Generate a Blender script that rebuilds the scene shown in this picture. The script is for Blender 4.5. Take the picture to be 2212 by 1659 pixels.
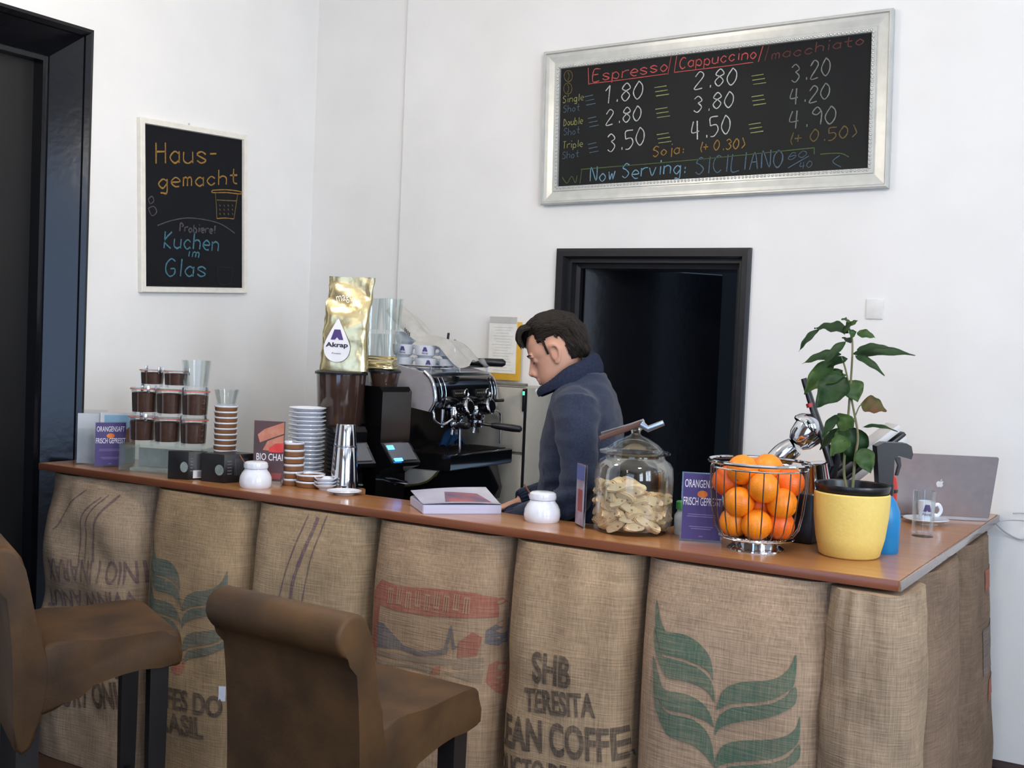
import bpy, bmesh, math, random
from mathutils import Vector, Matrix, noise
sc = bpy.context.scene
for o in list(bpy.data.objects): bpy.data.objects.remove(o)

# ------------------------------------------------------------------ camera, world, lights, exposure
cd = bpy.data.cameras.new('camera'); cam = bpy.data.objects.new('camera', cd); sc.collection.objects.link(cam)
R_, U_, F_ = Vector((.857329, .513121, .041156)), Vector((-.055533, .012708, .998376)), Vector((-.511764, .858222, -.03939))
cam.matrix_world = Matrix(((R_.x, U_.x, -F_.x, 3.54465), (R_.y, U_.y, -F_.y, -4.7846), (R_.z, U_.z, -F_.z, 1.60947), (0, 0, 0, 1)))
cd.sensor_width = 36; cd.sensor_fit = 'HORIZONTAL'; cd.lens = 41.44; cd.clip_start = .05
sc.camera = cam
sc.view_settings.view_transform = 'Standard'; sc.view_settings.look = 'None'; sc.view_settings.gamma = 1
sc.view_settings.exposure = 0.1
w = bpy.data.worlds.new('sky'); sc.world = w; w.use_nodes = True
w.node_tree.nodes['Background'].inputs[0].default_value = (.5, .7, 1, 1); w.node_tree.nodes['Background'].inputs[1].default_value = 1.0
def lamp(name, kind, loc, power, col, size=.1, rot=(0, 0, 0), sy=None):
    l = bpy.data.lights.new(name, kind); l.energy = power; l.color = col
    if kind == 'AREA':
        l.size = size
        if sy: l.shape = 'RECTANGLE'; l.size_y = sy
    else: l.shadow_soft_size = size
    o = bpy.data.objects.new(name, l); sc.collection.objects.link(o); o.location = loc; o.rotation_euler = rot
    return o
WARM = (1.0, .88, .74); DAY = (.62, .78, 1.0)
for lx_, ly_, lp_ in ((.9, -2.1, 35), (2.9, -2.3, 42), (2.2, -4.6, 14)):
    lamp('ceiling_lamp', 'POINT', (lx_, ly_, 2.8), lp_, WARM, .13)
for wy_, wp_ in ((-.95, 8), (-2.9, 80), (-4.9, 88)):      # daylight entering the three windows of the right-hand wall
    lamp('window_daylight', 'AREA', (5.62, wy_, 2.2), wp_, (.78, .88, 1.0), 1.9, (0, math.pi/2, 0), 1.2)
lamp('window_daylight', 'AREA', (3.3, -6.62, 1.75), 44, (.42, .62, 1.0), 2.1, (math.pi/2, 0, 0), 2.7)
sc.cycles.use_denoising = True
sc.cycles.transparent_max_bounces = 32; sc.cycles.max_bounces = 10; sc.cycles.caustics_reflective = False; sc.cycles.caustics_refractive = False
sc.cycles.sample_clamp_indirect = 4

# ------------------------------------------------------------------ helpers
PI = math.pi
def lin(c):
    return tuple(((v/255)/12.92 if v/255 <= .04045 else ((v/255+.055)/1.055)**2.4) for v in c[:3]) + (1,)
MATS = {}
def M(name, col, rough=.5, metal=0, spec=.5, col2=None, scale=30, mix=.5, bump=0, bscale=200, stretch=(1, 1, 1), coat=0, emit=0, sheen=0, detail=4):
    if name in MATS: return MATS[name]
    m = bpy.data.materials.new(name); m.use_nodes = True; nt = m.node_tree; b = nt.nodes['Principled BSDF']
    b.inputs['Roughness'].default_value = rough; b.inputs['Metallic'].default_value = metal; b.inputs['Specular IOR Level'].default_value = spec
    b.inputs['Coat Weight'].default_value = coat; b.inputs['Coat Roughness'].default_value = .12
    b.inputs['Sheen Weight'].default_value = sheen
    tc = nt.nodes.new('ShaderNodeTexCoord'); mp = nt.nodes.new('ShaderNodeMapping'); mp.inputs['Scale'].default_value = stretch
    nt.links.new(tc.outputs['Object'], mp.inputs[0])
    nz = nt.nodes.new('ShaderNodeTexNoise'); nz.inputs['Scale'].default_value = scale; nz.inputs['Detail'].default_value = detail
    nt.links.new(mp.outputs[0], nz.inputs['Vector'])
    rp = nt.nodes.new('ShaderNodeValToRGB'); rp.color_ramp.elements[0].position = .5-mix/2; rp.color_ramp.elements[1].position = .5+mix/2
    rp.color_ramp.elements[0].color = lin(col); rp.color_ramp.elements[1].color = lin(col2 or [min(255, v*1.06) for v in col])
    nt.links.new(nz.outputs[0], rp.inputs[0]); nt.links.new(rp.outputs[0], b.inputs['Base Color'])
    if bump:
        n2 = nt.nodes.new('ShaderNodeTexNoise'); n2.inputs['Scale'].default_value = bscale; n2.inputs['Detail'].default_value = 3
        nt.links.new(mp.outputs[0], n2.inputs['Vector'])
        bp = nt.nodes.new('ShaderNodeBump'); bp.inputs['Strength'].default_value = bump; bp.inputs['Distance'].default_value = .004
        nt.links.new(n2.outputs[0], bp.inputs['Height']); nt.links.new(bp.outputs[0], b.inputs['Normal'])
    if emit:
        b.inputs['Emission Color'].default_value = lin(col); b.inputs['Emission Strength'].default_value = emit
    MATS[name] = m; return m
def glass(name, tint=(251, 253, 253), base=.015):
    if name in MATS: return MATS[name]
    m = bpy.data.materials.new(name); m.use_nodes = True; nt = m.node_tree; nt.nodes.remove(nt.nodes['Principled BSDF'])
    out = nt.nodes['Material Output']; tr = nt.nodes.new('ShaderNodeBsdfTransparent'); gl = nt.nodes.new('ShaderNodeBsdfGlossy')
    tr.inputs[0].default_value = lin(tint); gl.inputs['Roughness'].default_value = .03; gl.inputs[0].default_value = (1, 1, 1, 1)
    lw = nt.nodes.new('ShaderNodeLayerWeight'); lw.inputs['Blend'].default_value = .35
    mr = nt.nodes.new('ShaderNodeMapRange'); mr.inputs['To Min'].default_value = base; mr.inputs['To Max'].default_value = .4
    nz = nt.nodes.new('ShaderNodeTexNoise'); nz.inputs['Scale'].default_value = 12; bp = nt.nodes.new('ShaderNodeBump'); bp.inputs['Strength'].default_value = .05
    nt.links.new(nz.outputs[0], bp.inputs['Height']); nt.links.new(bp.outputs[0], gl.inputs['Normal'])
    mx = nt.nodes.new('ShaderNodeMixShader'); nt.links.new(lw.outputs['Fresnel'], mr.inputs['Value']); nt.links.new(mr.outputs[0], mx.inputs[0])
    nt.links.new(tr.outputs[0], mx.inputs[1]); nt.links.new(gl.outputs[0], mx.inputs[2]); nt.links.new(mx.outputs[0], out.inputs[0])
    MATS[name] = m; return m
def burlap(name, ink=None, tone=(158, 135, 110), cover=.75):
    """woven jute; with ink: the same cloth with a worn print soaked into it"""
    if name in MATS: return MATS[name]
    m = bpy.data.materials.new(name); m.use_nodes = True; nt = m.node_tree; b = nt.nodes['Principled BSDF']; N = nt.nodes.new; L = nt.links.new
    b.inputs['Roughness'].default_value = .95; b.inputs['Specular IOR Level'].default_value = .15
    tc = N('ShaderNodeTexCoord')
    def nz(s, st, d=3):
        mp = N('ShaderNodeMapping'); mp.inputs['Scale'].default_value = st; L(tc.outputs['Object'], mp.inputs[0])
        n = N('ShaderNodeTexNoise'); n.inputs['Scale'].default_value = s; n.inputs['Detail'].default_value = d; L(mp.outputs[0], n.inputs['Vector']); return n.outputs[0]
    a, c, big = nz(230, (1, 1, .05)), nz(230, (.05, .05, 1)), nz(5, (1, 1, 1), 5)
    ad = N('ShaderNodeMath'); ad.operation = 'ADD'; L(a, ad.inputs[0]); L(c, ad.inputs[1])
    ad2 = N('ShaderNodeMath'); ad2.operation = 'MULTIPLY_ADD'; ad2.inputs[1].default_value = .33; L(ad.outputs[0], ad2.inputs[0])
    sm = N('ShaderNodeMath'); sm.operation = 'MULTIPLY'; sm.inputs[1].default_value = .34; L(big, sm.inputs[0]); L(sm.outputs[0], ad2.inputs[2])
    rp = N('ShaderNodeValToRGB'); rp.color_ramp.elements[0].position = .36; rp.color_ramp.elements[1].position = .64
    rp.color_ramp.elements[0].color = lin([v*.82 for v in tone]); rp.color_ramp.elements[1].color = lin([min(255, v*1.13) for v in tone]); L(ad2.outputs[0], rp.inputs[0])
    col = rp.outputs[0]
    if ink:
        mx = N('ShaderNodeMix'); mx.data_type = 'RGBA'; r2 = N('ShaderNodeValToRGB'); r2.color_ramp.elements[0].position = .3; r2.color_ramp.elements[1].position = .62
        r2.color_ramp.elements[0].color = (cover, cover, cover, 1); r2.color_ramp.elements[1].color = (cover*.55,)*3 + (1,)
        L(ad2.outputs[0], r2.inputs[0]); L(r2.outputs[0], mx.inputs[0]); L(col, mx.inputs[6]); mx.inputs[7].default_value = lin(ink); col = mx.outputs[2]
    L(col, b.inputs['Base Color'])
    bp = N('ShaderNodeBump'); bp.inputs['Strength'].default_value = .5; bp.inputs['Distance'].default_value = .003; L(ad.outputs[0], bp.inputs['Height']); L(bp.outputs[0], b.inputs['Normal'])
    MATS[name] = m; return m

def new(name, data, parent=None):
    o = bpy.data.objects.new(name, data); sc.collection.objects.link(o)
    if parent: o.parent = parent
    return o
def obj(name, bm, mat, parent=None, loc=None, rotz=0, smooth=True, angle=.7):
    me = bpy.data.meshes.new(name)
    bmesh.ops.recalc_face_normals(bm, faces=bm.faces[:])
    if smooth:
        for f in bm.faces: f.smooth = True
        for e in bm.edges:
            if len(e.link_faces) == 2 and e.calc_face_angle(0) > angle: e.smooth = False
    bm.to_mesh(me); bm.free(); me.materials.append(mat)
    o = new(name, me, parent)
    if loc: o.location = loc
    o.rotation_euler = (0, 0, rotz)
    return o
def tag(o, label, cat, group=None, kind=None):
    o['label'] = label; o['category'] = cat
    if group: o['group'] = group
    if kind: o['kind'] = kind
    return o
def thing(name, label, cat, loc=(0, 0, 0), rotz=0, group=None):
    o = new(name, None); o.location = loc; o.rotation_euler = (0, 0, rotz); o.empty_display_size = .05
    return tag(o, label, cat, group)
def struct(name, bm, mat, parent=None, label=None, smooth=False, **k):
    o = obj(name, bm, mat, parent, smooth=smooth, **k)
    if not parent:
        o['kind'] = 'structure'; o['category'] = name.split('_')[0]; o['label'] = label
    return o
def dup(src, loc, rotz=None, label=None, group=None, scale=None):
    r = src.copy(); sc.collection.objects.link(r); r.location = loc
    if rotz is not None: r.rotation_euler = (0, 0, rotz)
    if scale: r.scale = scale
    if label: r['label'] = label
    if group: r['group'] = group
    for ch in src.children:
        c = ch.copy(); sc.collection.objects.link(c); c.parent = r
        for g in ch.children:
            d = g.copy(); sc.collection.objects.link(d); d.parent = c
    return r
def B(): return bmesh.new()
def box(bm, c, s, rz=0, bev=0, mat=None, seg=2):
    t = bmesh.new(); bmesh.ops.create_cube(t, size=1)
    for v in t.verts: v.co = Vector((v.co.x*s[0], v.co.y*s[1], v.co.z*s[2]))
    if bev: bmesh.ops.bevel(t, geom=t.edges[:], offset=bev, segments=seg, affect='EDGES', profile=.5)
    X = Matrix.Translation(c) @ (mat if mat else Matrix.Rotation(rz, 4, 'Z'))
    merge(bm, t, X); return bm
def merge(bm, t, X=None):
    mp = {}
    for v in t.verts: mp[v] = bm.verts.new(X @ v.co if X else v.co)
    for f in t.faces:
        try: bm.faces.new([mp[v] for v in f.verts])
        except ValueError: pass
    t.free()
def lathe(bm, prof, seg=32, c=(0, 0, 0), X=None, ribs=0, rib=0, squash=1):
    """profile [(r, z), ...] turned about z; closed at r = 0"""
    rows = []
    for r, z in prof:
        if r < 1e-6: rows.append([Vector((0, 0, z))])
        else:
            row = []
            for i in range(seg):
                a = 2*PI*i/seg; rr = r*(1+rib*math.cos(ribs*a)) if ribs else r
                row.append(Vector((rr*math.cos(a), rr*math.sin(a)*squash, z)))
            rows.append(row)
    T = Matrix.Translation(c) @ (X or Matrix.Identity(4)); V = [[bm.verts.new(T @ p) for p in r] for r in rows]
    for a, b in zip(V, V[1:]):
        if len(a) == 1 and len(b) == 1: continue
        for i in range(seg):
            j = (i+1) % seg
            if len(a) == 1: bm.faces.new((a[0], b[i], b[j]))
            elif len(b) == 1: bm.faces.new((a[i], a[j], b[0]))
            else: bm.faces.new((a[i], a[j], b[j], b[i]))
    return bm
def loft(bm, rings, cap=True, closed=False):
    V = [[bm.verts.new(p) for p in r] for r in rings]; n = len(V[0])
    for a, b in zip(V, V[1:] + ([V[0]] if closed else [])):
        for i in range(n): bm.faces.new((a[i], a[(i+1) % n], b[(i+1) % n], b[i]))
    if cap and not closed:
        bm.faces.new(V[0][::-1]); bm.faces.new(V[-1])
    return bm
def smooth_path(pts, n=6, closed=False):
    P = [Vector(p) for p in pts]; out = []; m = len(P)
    if m < 3 and not closed: return P
    for i in range(m if closed else m-1):
        if closed: a, b, c, d = P[i-1], P[i], P[(i+1) % m], P[(i+2) % m]
        else: a, b, c, d = P[max(i-1, 0)], P[i], P[i+1], P[min(i+2, m-1)]
        for k in range(n):
            t = k/n; out.append(.5*((2*b)+(c-a)*t+(2*a-5*b+4*c-d)*t*t+(3*b-a-3*c+d)*t**3))
    if not closed: out.append(P[-1])
    return out
def tube(bm, pts, r, seg=10, closed=False, flat=1):
    P = [Vector(p) for p in pts]; n = len(P); R = r if isinstance(r, (list, tuple)) else [r]*n
    if len(R) != n: R = [R[0]+(R[-1]-R[0])*i/(n-1) if len(R) == 2 else R[min(int(i/(n-1)*(len(R)-1)), len(R)-2)]*(1-(i/(n-1)*(len(R)-1)-min(int(i/(n-1)*(len(R)-1)), len(R)-2)))+R[min(int(i/(n-1)*(len(R)-1)), len(R)-2)+1]*(i/(n-1)*(len(R)-1)-min(int(i/(n-1)*(len(R)-1)), len(R)-2)) for i in range(n)]
    t0 = (P[1]-P[0]).normalized(); up = Vector((0, 0, 1)) if abs(t0.z) < .9 else Vector((1, 0, 0)); nx = t0.cross(up).normalized(); rings = []
    for i in range(n):
        t = (P[(i+1) % n]-P[i-1]) if closed else (P[min(i+1, n-1)]-P[max(i-1, 0)])
        t = t.normalized() if t.length > 1e-9 else t0
        nx = (nx-t*nx.dot(t)).normalized(); ny = t.cross(nx)
        rings.append([P[i]+nx*R[i]*math.cos(2*PI*k/seg)+ny*R[i]*flat*math.sin(2*PI*k/seg) for k in range(seg)])
    return loft(bm, rings, True, closed)
def ball(bm, c, r, sub=3, s=(1, 1, 1), X=None):
    t = bmesh.new(); bmesh.ops.create_icosphere(t, subdivisions=sub, radius=r)
    for v in t.verts: v.co = Vector((v.co.x*s[0], v.co.y*s[1], v.co.z*s[2]))
    merge(bm, t, Matrix.Translation(c) @ (X or Matrix.Identity(4))); return bm
def prism(bm, pts, fn, d0, d1):
    """2-D outline -> solid; fn(u, v, d) gives the 3-D point at depth d"""
    a = [bm.verts.new(fn(u, v, d0)) for u, v in pts]; b = [bm.verts.new(fn(u, v, d1)) for u, v in pts]
    n = len(pts); bm.faces.new(a[::-1]); bm.faces.new(b)
    for i in range(n): bm.faces.new((a[i], a[(i+1) % n], b[(i+1) % n], b[i]))
    return bm
def flat_text(s, offset=0):
    c = bpy.data.curves.new('lettering', 'FONT'); c.body = s; c.size = 1; c.offset = offset; c.resolution_u = 4
    o = bpy.data.objects.new('lettering', c); sc.collection.objects.link(o)
    dg = bpy.context.evaluated_depsgraph_get(); e = o.evaluated_get(dg); me = e.to_mesh()
    V = [(v.co.x, v.co.y) for v in me.vertices]; F = [tuple(p.vertices) for p in me.polygons]
    e.to_mesh_clear(); bpy.data.objects.remove(o); bpy.data.curves.remove(c)
    x0 = min(v[0] for v in V); x1 = max(v[0] for v in V)
    return [((x-x0)/(x1-x0), y/.7) for x, y in V], F           # width 1, cap height 1
def put_text(bm, s, p0, p1, h, fn, d=.001, offset=0, cut=0):
    """lettering from p0 to p1 (2-D baseline) with cap height h, laid on surface fn(u, v, d)"""
    V, F = flat_text(s, offset); e = Vector((p1[0]-p0[0], p1[1]-p0[1])); n = Vector((-e.y, e.x)).normalized()*h
    t = bmesh.new(); vs = [t.verts.new((p0[0]+e.x*x+n.x*y, p0[1]+e.y*x+n.y*y, 0)) for x, y in V]
    for f in F:
        try: t.faces.new([vs[i] for i in f])
        except ValueError: pass
    drape(bm, t, fn, d, cut)
def drape(bm, t, fn, d, cut):
    if cut:
        bmesh.ops.triangulate(t, faces=t.faces[:])
        for _ in range(6):
            E = [e for e in t.edges if e.calc_length() > cut]
            if not E: break
            bmesh.ops.subdivide_edges(t, edges=E, cuts=1); bmesh.ops.triangulate(t, faces=t.faces[:])
    for v in t.verts: v.co = Vector(fn(v.co.x, v.co.y, d))
    merge(bm, t)
def put_poly(bm, pts, fn, d=.001, cut=0, sm=0):
    if sm: pts = [(p.x, p.y) for p in smooth_path([(x, y, 0) for x, y in pts], sm, True)]
    t = bmesh.new(); E = []; vs = [t.verts.new((x, y, 0)) for x, y in pts]
    for i in range(len(vs)): E.append(t.edges.new((vs[i-1], vs[i])))
    bmesh.ops.triangle_fill(t, use_beauty=True, edges=E)
    drape(bm, t, fn, d, cut)
GL = {'H': '0902 4942 0646', 'A': '022942 1535', 'C': '482907042243', 'D': '0902 0928453302', 'E': '49090242 0636', 'G': '4829070422434525', 'I': '1912', 'K': '0902 490542', 'L': '090242', 'N': '02094249', 'O': '29070422444729', 'S': '48290726442203', 'T': '0949 2922', 'P': '0902 09294726 05', 'M': '0209254942',
 'a': '4526042243 4642', 'b': '0902 0526443202', 'c': '4526042243', 'd': '4942 4526042243', 'e': '04444526042242', 'f': '392802 0636', 'g': '4526042244 46402010', 'h': '0902 05264542', 'i': '1612 1819', 'j': '2620 2829', 'k': '0902 460442', 'l': '1912', 'm': '0602 05162522 25364542', 'n': '0602 05264542', 'o': '2604224426', 'p': '0600 0526443203', 'r': '0602 052646', 's': '452605432203', 't': '292342 0646', 'u': '06032243 4642', 'v': '062246', 'w': '06122532 3246', 'y': '0623 4610',
 '0': '29060422444729', '1': '0729 2922', '2': '0729470242', '3': '08294726 26442203', '4': '190545 3932', '5': '490906 0636442202', '6': '48290422444605', '8': '2607294726 2604224426', '9': '472907264742', '.': '2223', ':': '1514 1312', '-': '0535', '+': '0545 2723', '(': '39252432', ')': '19353412', '/': '0149', '!': '1914 1312', ' ': ''}
def chalk(bm, pl, wd, fn, d=.0012):
    P = [Vector((p[0], p[1], 0)) for p in pl]; n = len(P)
    if n < 2: return
    prev = None
    for i in range(n):
        t = (P[min(i+1, n-1)]-P[max(i-1, 0)]).normalized(); s = Vector((-t.y, t.x, 0))*wd*.5*(.8+.4*noise.noise(P[i]*60))
        q = [bm.verts.new(fn(*(P[i]+s).xy, d)), bm.verts.new(fn(*(P[i]-s).xy, d))]
        if prev: bm.faces.new((prev[0], prev[1], q[1], q[0]))
        prev = q
def chalk_text(bm, s, x0, z0, x1, z1, h, fn, wd, slant=.12, seed=0):
    rnd = random.Random(seed); adv = {'i': 3.2, 'l': 3, '1': 4.4, '.': 4, ':': 3.4, ' ': 3, 'I': 3.4, 'm': 6, 'w': 6, 'j': 3.6, '(': 4, ')': 4, 'r': 5, '!': 3}
    tot = sum(adv.get(c, 6) for c in s)-1.5; e = Vector((x1-x0, z1-z0)); L = e.length; e.normalize(); n = Vector((-e.y, e.x)); ux = L/tot; uz = h/7; cx = 0
    for c in s:
        jit = rnd.uniform(-.35, .35)
        for st in GL[c].split():
            pts = [(int(st[i]), int(st[i+1])) for i in range(0, len(st)-1, 2)]
            pl = [Vector((x0, z0)) + e*((cx+px+slant*(py-2))*ux) + n*((py-2+jit)*uz) for px, py in pts]
            pl = smooth_path([(p.x, p.y, 0) for p in pl], 4)
            chalk(bm, pl, wd, fn)
        cx += adv.get(c, 6)
def bake(o, *mods):
    for kind, kw in mods:
        m = o.modifiers.new(kind, kind)
        for k, v in kw.items(): setattr(m, k, v)
    dg = bpy.context.evaluated_depsgraph_get(); me = bpy.data.meshes.new_from_object(o.evaluated_get(dg)); old = o.data
    o.modifiers.clear(); o.data = me; bpy.data.meshes.remove(old)
    for p in me.polygons: p.use_smooth = True
    return o
# ------------------------------------------------------------------ the room
plaster = M('white_plaster', (232, 231, 229), .9, spec=.2, col2=(240, 239, 237), scale=3, bump=.05, bscale=60)
blackpaint = M('black_gloss_paint', (13, 14, 18), .18, spec=.45, col2=(18, 19, 24), scale=14, bump=.12, bscale=25)
dullblack = M('black_satin_paint', (26, 26, 29), .4, spec=.4, col2=(33, 33, 36), scale=20)
darkfloor = M('dark_floor_boards', (52, 36, 28), .45, col2=(74, 50, 36), scale=6, stretch=(1, 12, 1))
XL = -.589; HL = 3.75; ZF = -.16          # ZF: the café floor; the floor behind the bar lies at 0
bm = B(); box(bm, (2.5, -3.25, ZF-.05), (7.2, 7.6, .1)); struct('floor', bm, darkfloor, label='dark wooden floor')
bm = B(); box(bm, (1.0, -.72, ZF/2), (3.15, 1.43, -ZF-.002)); struct('floor_raised', bm, darkfloor, label='raised floor behind the bar')
bm = B(); box(bm, (2.5, -3.25, HL+.05), (7.2, 7.6, .1)); struct('ceiling', bm, plaster, label='white ceiling')
bm = B()
prism(bm, [(.08, ZF), (-1.42, ZF), (-1.42, 2.824), (-2.64, 2.824), (-2.64, ZF), (-6.56, ZF), (-6.56, HL), (.08, HL)], lambda u, v, d: Vector((d, u, v)), XL-.3, XL)
struct('wall_left', bm, plaster, label='white wall with the small chalkboard')
bm = B()
box(bm, (XL/2-.001, .16, (HL+ZF)/2), (-XL-.002, .284, HL-ZF)); prism(bm, [(0, ZF), (.912, ZF), (.912, 2.022), (1.839, 2.022), (1.839, ZF), (5.76, ZF), (5.76, HL), (0, HL)], lambda u, v, d: Vector((u, d, v)), 0, .3)
struct('wall_back', bm, plaster, label='white wall with the framed price board')
bm = B(); WY = (-4.9, -2.9, -.95)
box(bm, (5.65, -3.2, .52), (.2, 7.0, 1.36)); box(bm, (5.65, -3.2, (HL+3.2)/2), (.2, 7.0, HL-3.2))
ys = [-6.7] + [v for y in WY for v in (y-.62, y+.62)] + [.3]
for a, b in zip(ys[::2], ys[1::2]): box(bm, (5.65, (a+b)/2, 2.2), (.2, b-a, 2.0))
struct('wall_right', bm, plaster, label='white window wall to the right of the picture')
bm = B(); WX = (3.3,); taupe = M('taupe_paint', (112, 96, 86), .85, scale=4)
box(bm, (2.5, -6.6, .11), (6.8, .2, .54)); box(bm, (2.5, -6.6, (HL+3.2)/2), (6.8, .2, HL-3.2))
xs = [-.9] + [v for x in WX for v in (x-1.1, x+1.1)] + [5.9]
for a, b in zip(xs[::2], xs[1::2]): box(bm, ((a+b)/2, -6.6, 1.79), (b-a, .2, 2.82))
struct('wall_front', bm, taupe, label='taupe window wall behind the viewer')
frm = M('white_window_paint', (225, 225, 222), .5)
for i, x in enumerate(WX):
    bm = B()
    for dx in (-1.07, 0, 1.07): box(bm, (x+dx, -6.55, 1.79), (.06, .06, 2.82))
    for z in (.41, 2.4, 3.17): box(bm, (x, -6.55, z), (2.14, .06, .06))
    struct('window_1', bm, frm, label='tall window behind the viewer')
for i, y in enumerate(WY):
    bm = B()
    for dy in (-.59, 0, .59): box(bm, (5.6, y+dy, 2.2), (.06, .06, 2.0))
    for z in (1.23, 2.6, 3.17): box(bm, (5.6, y, z), (.06, 1.18, .06))
    struct('window_%d' % (i+2), bm, frm, label='tall window in the right-hand wall')
# left door: splayed glossy black reveal round a dark leaf
bm = B(); y0, y1, zt = -1.42, -2.64, 2.824
outer = [(y0, 0), (y0, zt), (y1, zt), (y1, 0)]
def rng(x, ins): return [Vector((x, y0-ins, ZF)), Vector((x, y0-ins, zt-ins)), Vector((x, y1+ins, zt-ins)), Vector((x, y1+ins, ZF))]
prof = [(XL-.02, -.0), (XL+.016, .0), (XL+.02, .014), (XL+.004, .03), (XL-.006, .032), (XL-.10, .125), (XL-.112, .125), (XL-.115, .145), (XL-.30, .145), (XL-.30, 0)]
R = [rng(x, i) for x, i in prof]
V = [[bm.verts.new(p) for p in r] for r in R]
for a, b in zip(V, V[1:]):
    for i in range(3): bm.faces.new((a[i], a[i+1], b[i+1], b[i]))
d1 = struct('door_1', bm, blackpaint, label='tall open-reveal black door at the left end of the counter', smooth=True, angle=.3)
bm = B(); box(bm, (XL-.2, (y0+y1)/2, (zt-.14+ZF)/2), (.05, y0-y1-.28, zt-.15-ZF))
for yy_ in (-1.86, -2.2): box(bm, (XL-.172, yy_, 1.9), (.012, .26, 1.2), bev=.005); box(bm, (XL-.172, yy_, .65), (.012, .26, .8), bev=.005)
struct('door_leaf', bm, M('door_black', (15, 15, 17), .45), d1)
# back door: black frame, leaf ajar
bm = B(); xa, xb, zt = .912, 1.842, 2.027
def rng(y, ins): return [Vector((xa+ins, y, 0)), Vector((xa+ins, y, zt-ins)), Vector((xb-ins, y, zt-ins)), Vector((xb-ins, y, 0))]
prof = [(.05, 0), (-.018, 0), (-.022, .012), (-.022, .036), (-.008, .042), (.02, .045), (.02, .062), (.06, .066), (.065, .085), (.3, .085), (.3, 0)]
V = [[bm.verts.new(p) for p in rng(y, i)] for y, i in prof]
for a, b in zip(V, V[1:]):
    for i in range(3): bm.faces.new((a[i], a[i+1], b[i+1], b[i]))
d2 = struct('door_2', bm, dullblack, label='black door standing ajar behind the barista', smooth=True, angle=.3)
bm = B(); box(bm, (.37, 0, .97), (.74, .04, 1.93), bev=.004)
lf = struct('door_leaf', bm, blackpaint, d2); lf.location = (1.0, .09, .02); lf.rotation_euler = (0, 0, math.radians(53))
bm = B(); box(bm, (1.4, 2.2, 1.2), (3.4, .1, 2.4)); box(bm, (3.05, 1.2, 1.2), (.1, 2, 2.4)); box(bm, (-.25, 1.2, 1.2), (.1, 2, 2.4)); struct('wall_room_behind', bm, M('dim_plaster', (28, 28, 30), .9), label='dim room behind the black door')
bm = B()
prism(bm, [(-.002, ZF), (-.018, ZF), (-.018, .055), (-.01, .075), (-.002, .08)], lambda u, v, d: Vector((d, u, v)), 1.845, 5.6)
struct('baseboard_back', bm, M('dark_skirting', (48, 30, 24), .5), label='dark skirting along the back wall')

# ------------------------------------------------------------------ the bar counter
ZC = 1.015
wood = M('counter_wood', (154, 102, 60), .28, spec=.5, col2=(184, 130, 80), scale=4, stretch=(.6, 9, 9), mix=.5, coat=.35, bump=.04, bscale=40)
edge = M('counter_edge_wood', (112, 62, 40), .38, col2=(136, 78, 50), scale=5, stretch=(.6, 9, 9), coat=.2)
cnt = thing('bar_counter', 'L-shaped wooden bar counter topped with reddish brown boards and clad in coffee sacks', 'counter', (0, 0, 0))
YF, XR = -1.625, 2.866
bm = B(); outl = [(XL+.005, YF), (XR, YF), (XR, -.004), (2.05, -.004), (2.05, -1.375), (.80, -1.375), (.80, -1.235), (XL+.005, -1.235)]
prism(bm, outl, lambda u, v, d: Vector((u, v, d)), ZC-.028, ZC)
bmesh.ops.bevel(bm, geom=[e for e in bm.edges if abs(e.verts[0].co.z-e.verts[1].co.z) < .001 and e.verts[0].co.z > ZC-.001], offset=.003, segments=2, affect='EDGES')
obj('worktop', bm, wood, cnt, angle=.5)
bm = B(); box(bm, ((XL+XR)/2, YF-.0015, ZC-.0145), (XR-XL-.006, .005, .0265), bev=.001); obj('front_edge', bm, edge, cnt)
bm = B(); box(bm, (XR+.0015, (YF-.004)/2, ZC-.0145), (.005, -YF-.004, .0265), bev=.001); obj('side_edge', bm, M('varnish_reflection_grey', (128, 116, 112), .22, coat=.6), cnt)  # window reflection on the varnished side edge painted into its grey
bm = B(); H_c, Zc_ = .985-ZF, (.985+ZF)/2; box(bm, (1.02, -1.47, Zc_), (3.20, .05, H_c)); box(bm, (2.60, -.76, Zc_), (.05, 1.46, H_c)); box(bm, (-.55, -1.36, .49), (.05, .22, .98)); box(bm, (2.09, -.7, .49), (.03, 1.3, .98))
obj('base_panel', bm, M('base_board', (78, 60, 46), .7), cnt)

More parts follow.
